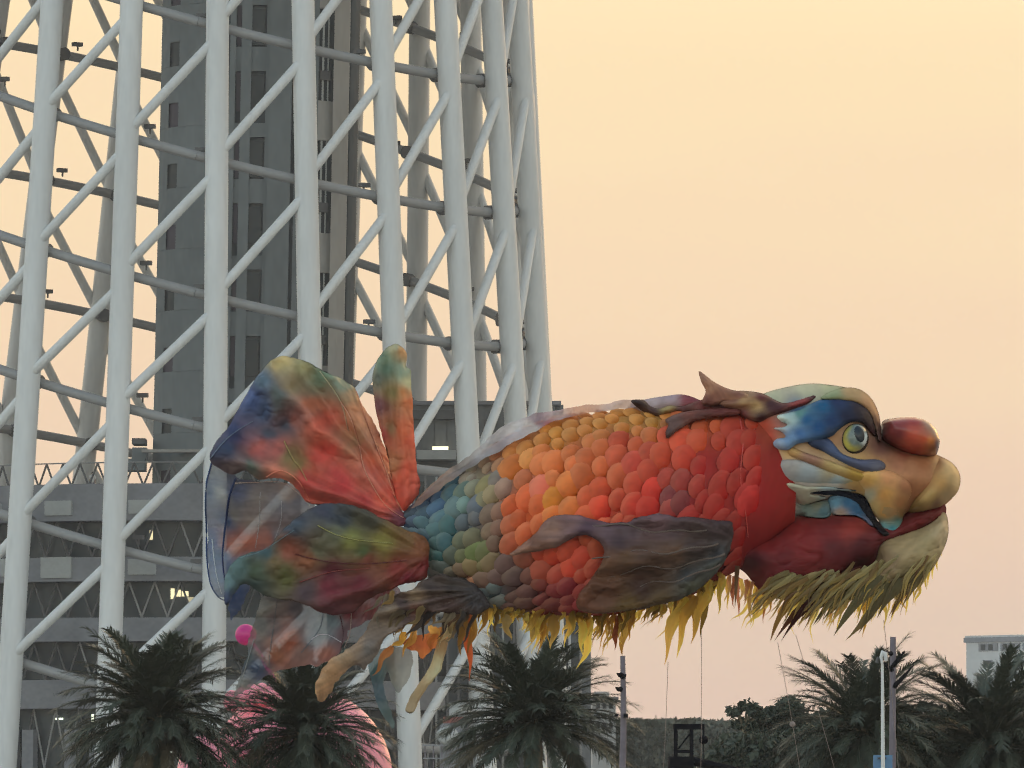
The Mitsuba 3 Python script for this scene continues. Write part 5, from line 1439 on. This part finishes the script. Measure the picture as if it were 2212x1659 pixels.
put('stalk', tube([at(610, 1530, PY), at(592, 1470, PY), at(560, 1410, PY), at(536, 1376, PY)], [0.12, 0.09, 0.06, 0.05], 9), 'magenta_vinyl', pk, True)
bl = trimesh.creation.icosphere(4, 23 / PS); bl.apply_translation(at(531, 1371, PY))
put('ball', bl, 'magenta_vinyl', pk, True, 'magenta ball')

# ------------------------------------------------------------------ lit lantern posts under the left palm
scene['lamp_glow'] = {'type': 'diffuse', 'reflectance': rgb((0.6, 0.62, 0.55))}
names = ['lit lamp tube under the left palm, farthest left of the lit row', 'tall lit lamp tube under the left palm, left one of the close pair', 'tall lit lamp tube under the left palm, right one of the close pair', 'lit lamp tube under the left palm, next to the pink lobe', 'slanting lit lamp tube nearest the pink lobe']
for k, (x, y0, y1, w, tl) in enumerate(((290, 1640, 1720, 6, 0), (306, 1622, 1720, 7, 0), (318, 1612, 1720, 7, 3), (372, 1632, 1720, 9, 0), (388, 1606, 1650, 6, 4))):
    n = thing('lamp_tube', names[k], 'lamp', 'lit lamp tubes under the left palm')
    a, b = at(x, y1, 196), at(x - tl, y0, 196)
    put('tube', tube([[a[0], 196, 0.4], [a[0], 196, max(a[2], 0.5)], b], w / 2 / F * 196, 10), 'lamp_glow', n, True)
    scene[n + '__tube']['emitter'] = {'type': 'area', 'radiance': rgb([0.2, 0.21, 0.17])}
    put('base', trimesh.creation.cylinder(0.12, 0.4, sections=12, transform=trimesh.transformations.translation_matrix((a[0], 196, 0.2))), 'dark_steel', n, 30)
    g = trimesh.creation.icosphere(3, 0.055); g.apply_translation(at(x - tl - 1, y0 - 9, 196))
    put('bulb', g, 'lamp_glow', n, True)
    scene[n + '__bulb']['emitter'] = {'type': 'area', 'radiance': rgb([0.2, 0.21, 0.18])}

# ------------------------------------------------------------------ service clutter beside the white column
VY = 470.0
def vb(name, x0, x1, y0, y1, dpt, mat, parent, dy=0.0):
    a, b = at(x0, y1, VY), at(x1, y0, VY)
    return put(name, box2(np.array([a[0], VY + dy, a[2]]), np.array([b[0], VY + dy + dpt, b[2]])), mat, parent)
tk = thing('water_tank', 'white round water tank on a red steel cabin, right of the white column', 'water tank')
cy = trimesh.creation.cylinder(23 / F * VY, 1.15, sections=24); cy.apply_translation(at(993, 1533, VY + 1.0))
put('tank', cy, 'white_panel', tk, 30)
vb('cabin', 957, 1000, 1548.5, 1562, 1.6, 'red_roof', tk, 0.1)
vb('frame', 950, 1010, 1562.2, 1720, 2.0, 'slab_cladding', tk)
tp = thing('tarpaulin', 'crumpled cream tarpaulin bundle below the red cabin', 'tarpaulin')
s3 = trimesh.creation.icosphere(4, 1.0)
v = s3.vertices * (1 + 0.5 * (meshkit.fbm(s3.vertices * 1.7, 3, 4)[:, None] - 0.5))
scene[tp] = mikit.ply(trimesh.Trimesh(v * np.array([25 / F * VY, 0.5, 20 / F * VY]) + at(968, 1590, VY - 0.7), s3.faces, process=False), 'white_panel', True)
rk = thing('steel_rack', 'low blue grey steel rack at the foot of the white column', 'rack')
for x in (918, 936, 954, 972):
    vb('post', x, x + 2.5, 1612, 1705, 0.15, 'violet_steel', rk, -3.0)
for y in (1612, 1640, 1668):
    vb('shelf', 915, 978, y - 2.6, y - 0.2, 1.0, 'slab_cladding', rk, -3.4)

# ------------------------------------------------------------------ the visitor on the terrace
ps = thing('person', 'dark haired person in a white top standing on the terrace behind the balustrade', 'person')
import manifold3d as m3
pc = at(200, 1036, HY - HR + 13)
floor_z = zph(1048)


def body_hull(joints):
    parts_ = []
    for (p0, r0, p1, r1) in joints:
        s0 = m3.Manifold.sphere(r0, 16).translate(p0)
        s1 = m3.Manifold.sphere(r1, 16).translate(p1)
        parts_.append(m3.Manifold.batch_hull([s0, s1]))
    m = m3.Manifold.batch_boolean(parts_, m3.OpType.Add).refine_to_length(0.05).to_mesh()
    t = trimesh.Trimesh(np.array(m.vert_properties)[:, :3], np.array(m.tri_verts), process=True)
    trimesh.smoothing.filter_taubin(t, iterations=8)
    return t


J = [((0, 0, 1.0), 0.15, (0, 0, 1.30), 0.16), ((0.16, 0, 1.38), 0.065, (-0.16, 0, 1.38), 0.065), ((0, 0, 1.36), 0.06, (0, -0.01, 1.5), 0.055), ((0, -0.02, 1.58), 0.095, (0, -0.01, 1.63), 0.09), ((0, -0.105, 1.575), 0.016, (0, -0.085, 1.60), 0.014),
     ((0.19, 0, 1.36), 0.05, (0.25, 0.02, 1.10), 0.042), ((0.25, 0.02, 1.10), 0.04, (0.20, -0.15, 0.90), 0.03), ((-0.19, 0, 1.36), 0.05, (-0.25, 0.02, 1.10), 0.042), ((-0.25, 0.02, 1.10), 0.04, (-0.20, -0.15, 0.90), 0.03),
     ((0.09, 0, 0.95), 0.10, (0.10, 0, 0.50), 0.065), ((0.10, 0, 0.50), 0.06, (0.10, 0.02, 0.08), 0.042), ((0.10, 0.02, 0.05), 0.045, (0.11, -0.14, 0.04), 0.035), ((-0.09, 0, 0.95), 0.10, (-0.10, 0, 0.50), 0.065), ((-0.10, 0, 0.50), 0.06, (-0.10, 0.02, 0.08), 0.042), ((-0.10, 0.02, 0.05), 0.045, (-0.11, -0.14, 0.04), 0.035)]
for sx in (1, -1):
    for q in range(5):
        J.append(((sx * (0.185 + 0.012 * q), -0.165, 0.875), 0.011, (sx * (0.18 + 0.012 * q), -0.18 + 0.004 * q, 0.80 + 0.03 * (q == 0)), 0.008))
base = np.array([pc[0], pc[1], floor_z + 0.01])
bd = body_hull(J); bd.apply_translation(base)
put('body', bd, 'skin', ps, True)
sh = body_hull([((0, 0, 0.92), 0.175, (0, 0, 1.30), 0.18), ((0.17, 0, 1.37), 0.085, (-0.17, 0, 1.37), 0.085), ((0.19, 0, 1.36), 0.072, (0.235, 0.01, 1.16), 0.062), ((-0.19, 0, 1.36), 0.072, (-0.235, 0.01, 1.16), 0.062)]); sh.apply_translation(base)
put('top', sh, 'white_cloth', ps, True)
hr = body_hull([((0, 0.0, 1.66), 0.105, (0, 0.03, 1.62), 0.115), ((0, 0.06, 1.6), 0.09, (0, 0.07, 1.5), 0.07)]); hr.apply_translation(base)
put('hair', hr, 'black_hair', ps, True)
tr = body_hull([((0.09, 0, 0.95), 0.12, (0.10, 0, 0.50), 0.085), ((0.10, 0, 0.5), 0.08, (0.10, 0.02, 0.12), 0.065), ((-0.09, 0, 0.95), 0.12, (-0.10, 0, 0.50), 0.085), ((-0.10, 0, 0.5), 0.08, (-0.10, 0.02, 0.12), 0.065)]); tr.apply_translation(base)
put('trousers', tr, 'violet_steel', ps, True)

# ------------------------------------------------------------------ haze box round the place
scene['haze'] = {'type': 'cube', 'to_world': T().translate([0, 2150, 66]).scale([2600, 2450, 68]), 'bsdf': {'type': 'null'}, 'interior': {'type': 'ref', 'id': 'haze_air'}}
labels['haze'] = {'label': 'thin evening haze in the air over the plaza', 'category': 'haze', 'kind': 'stuff'}
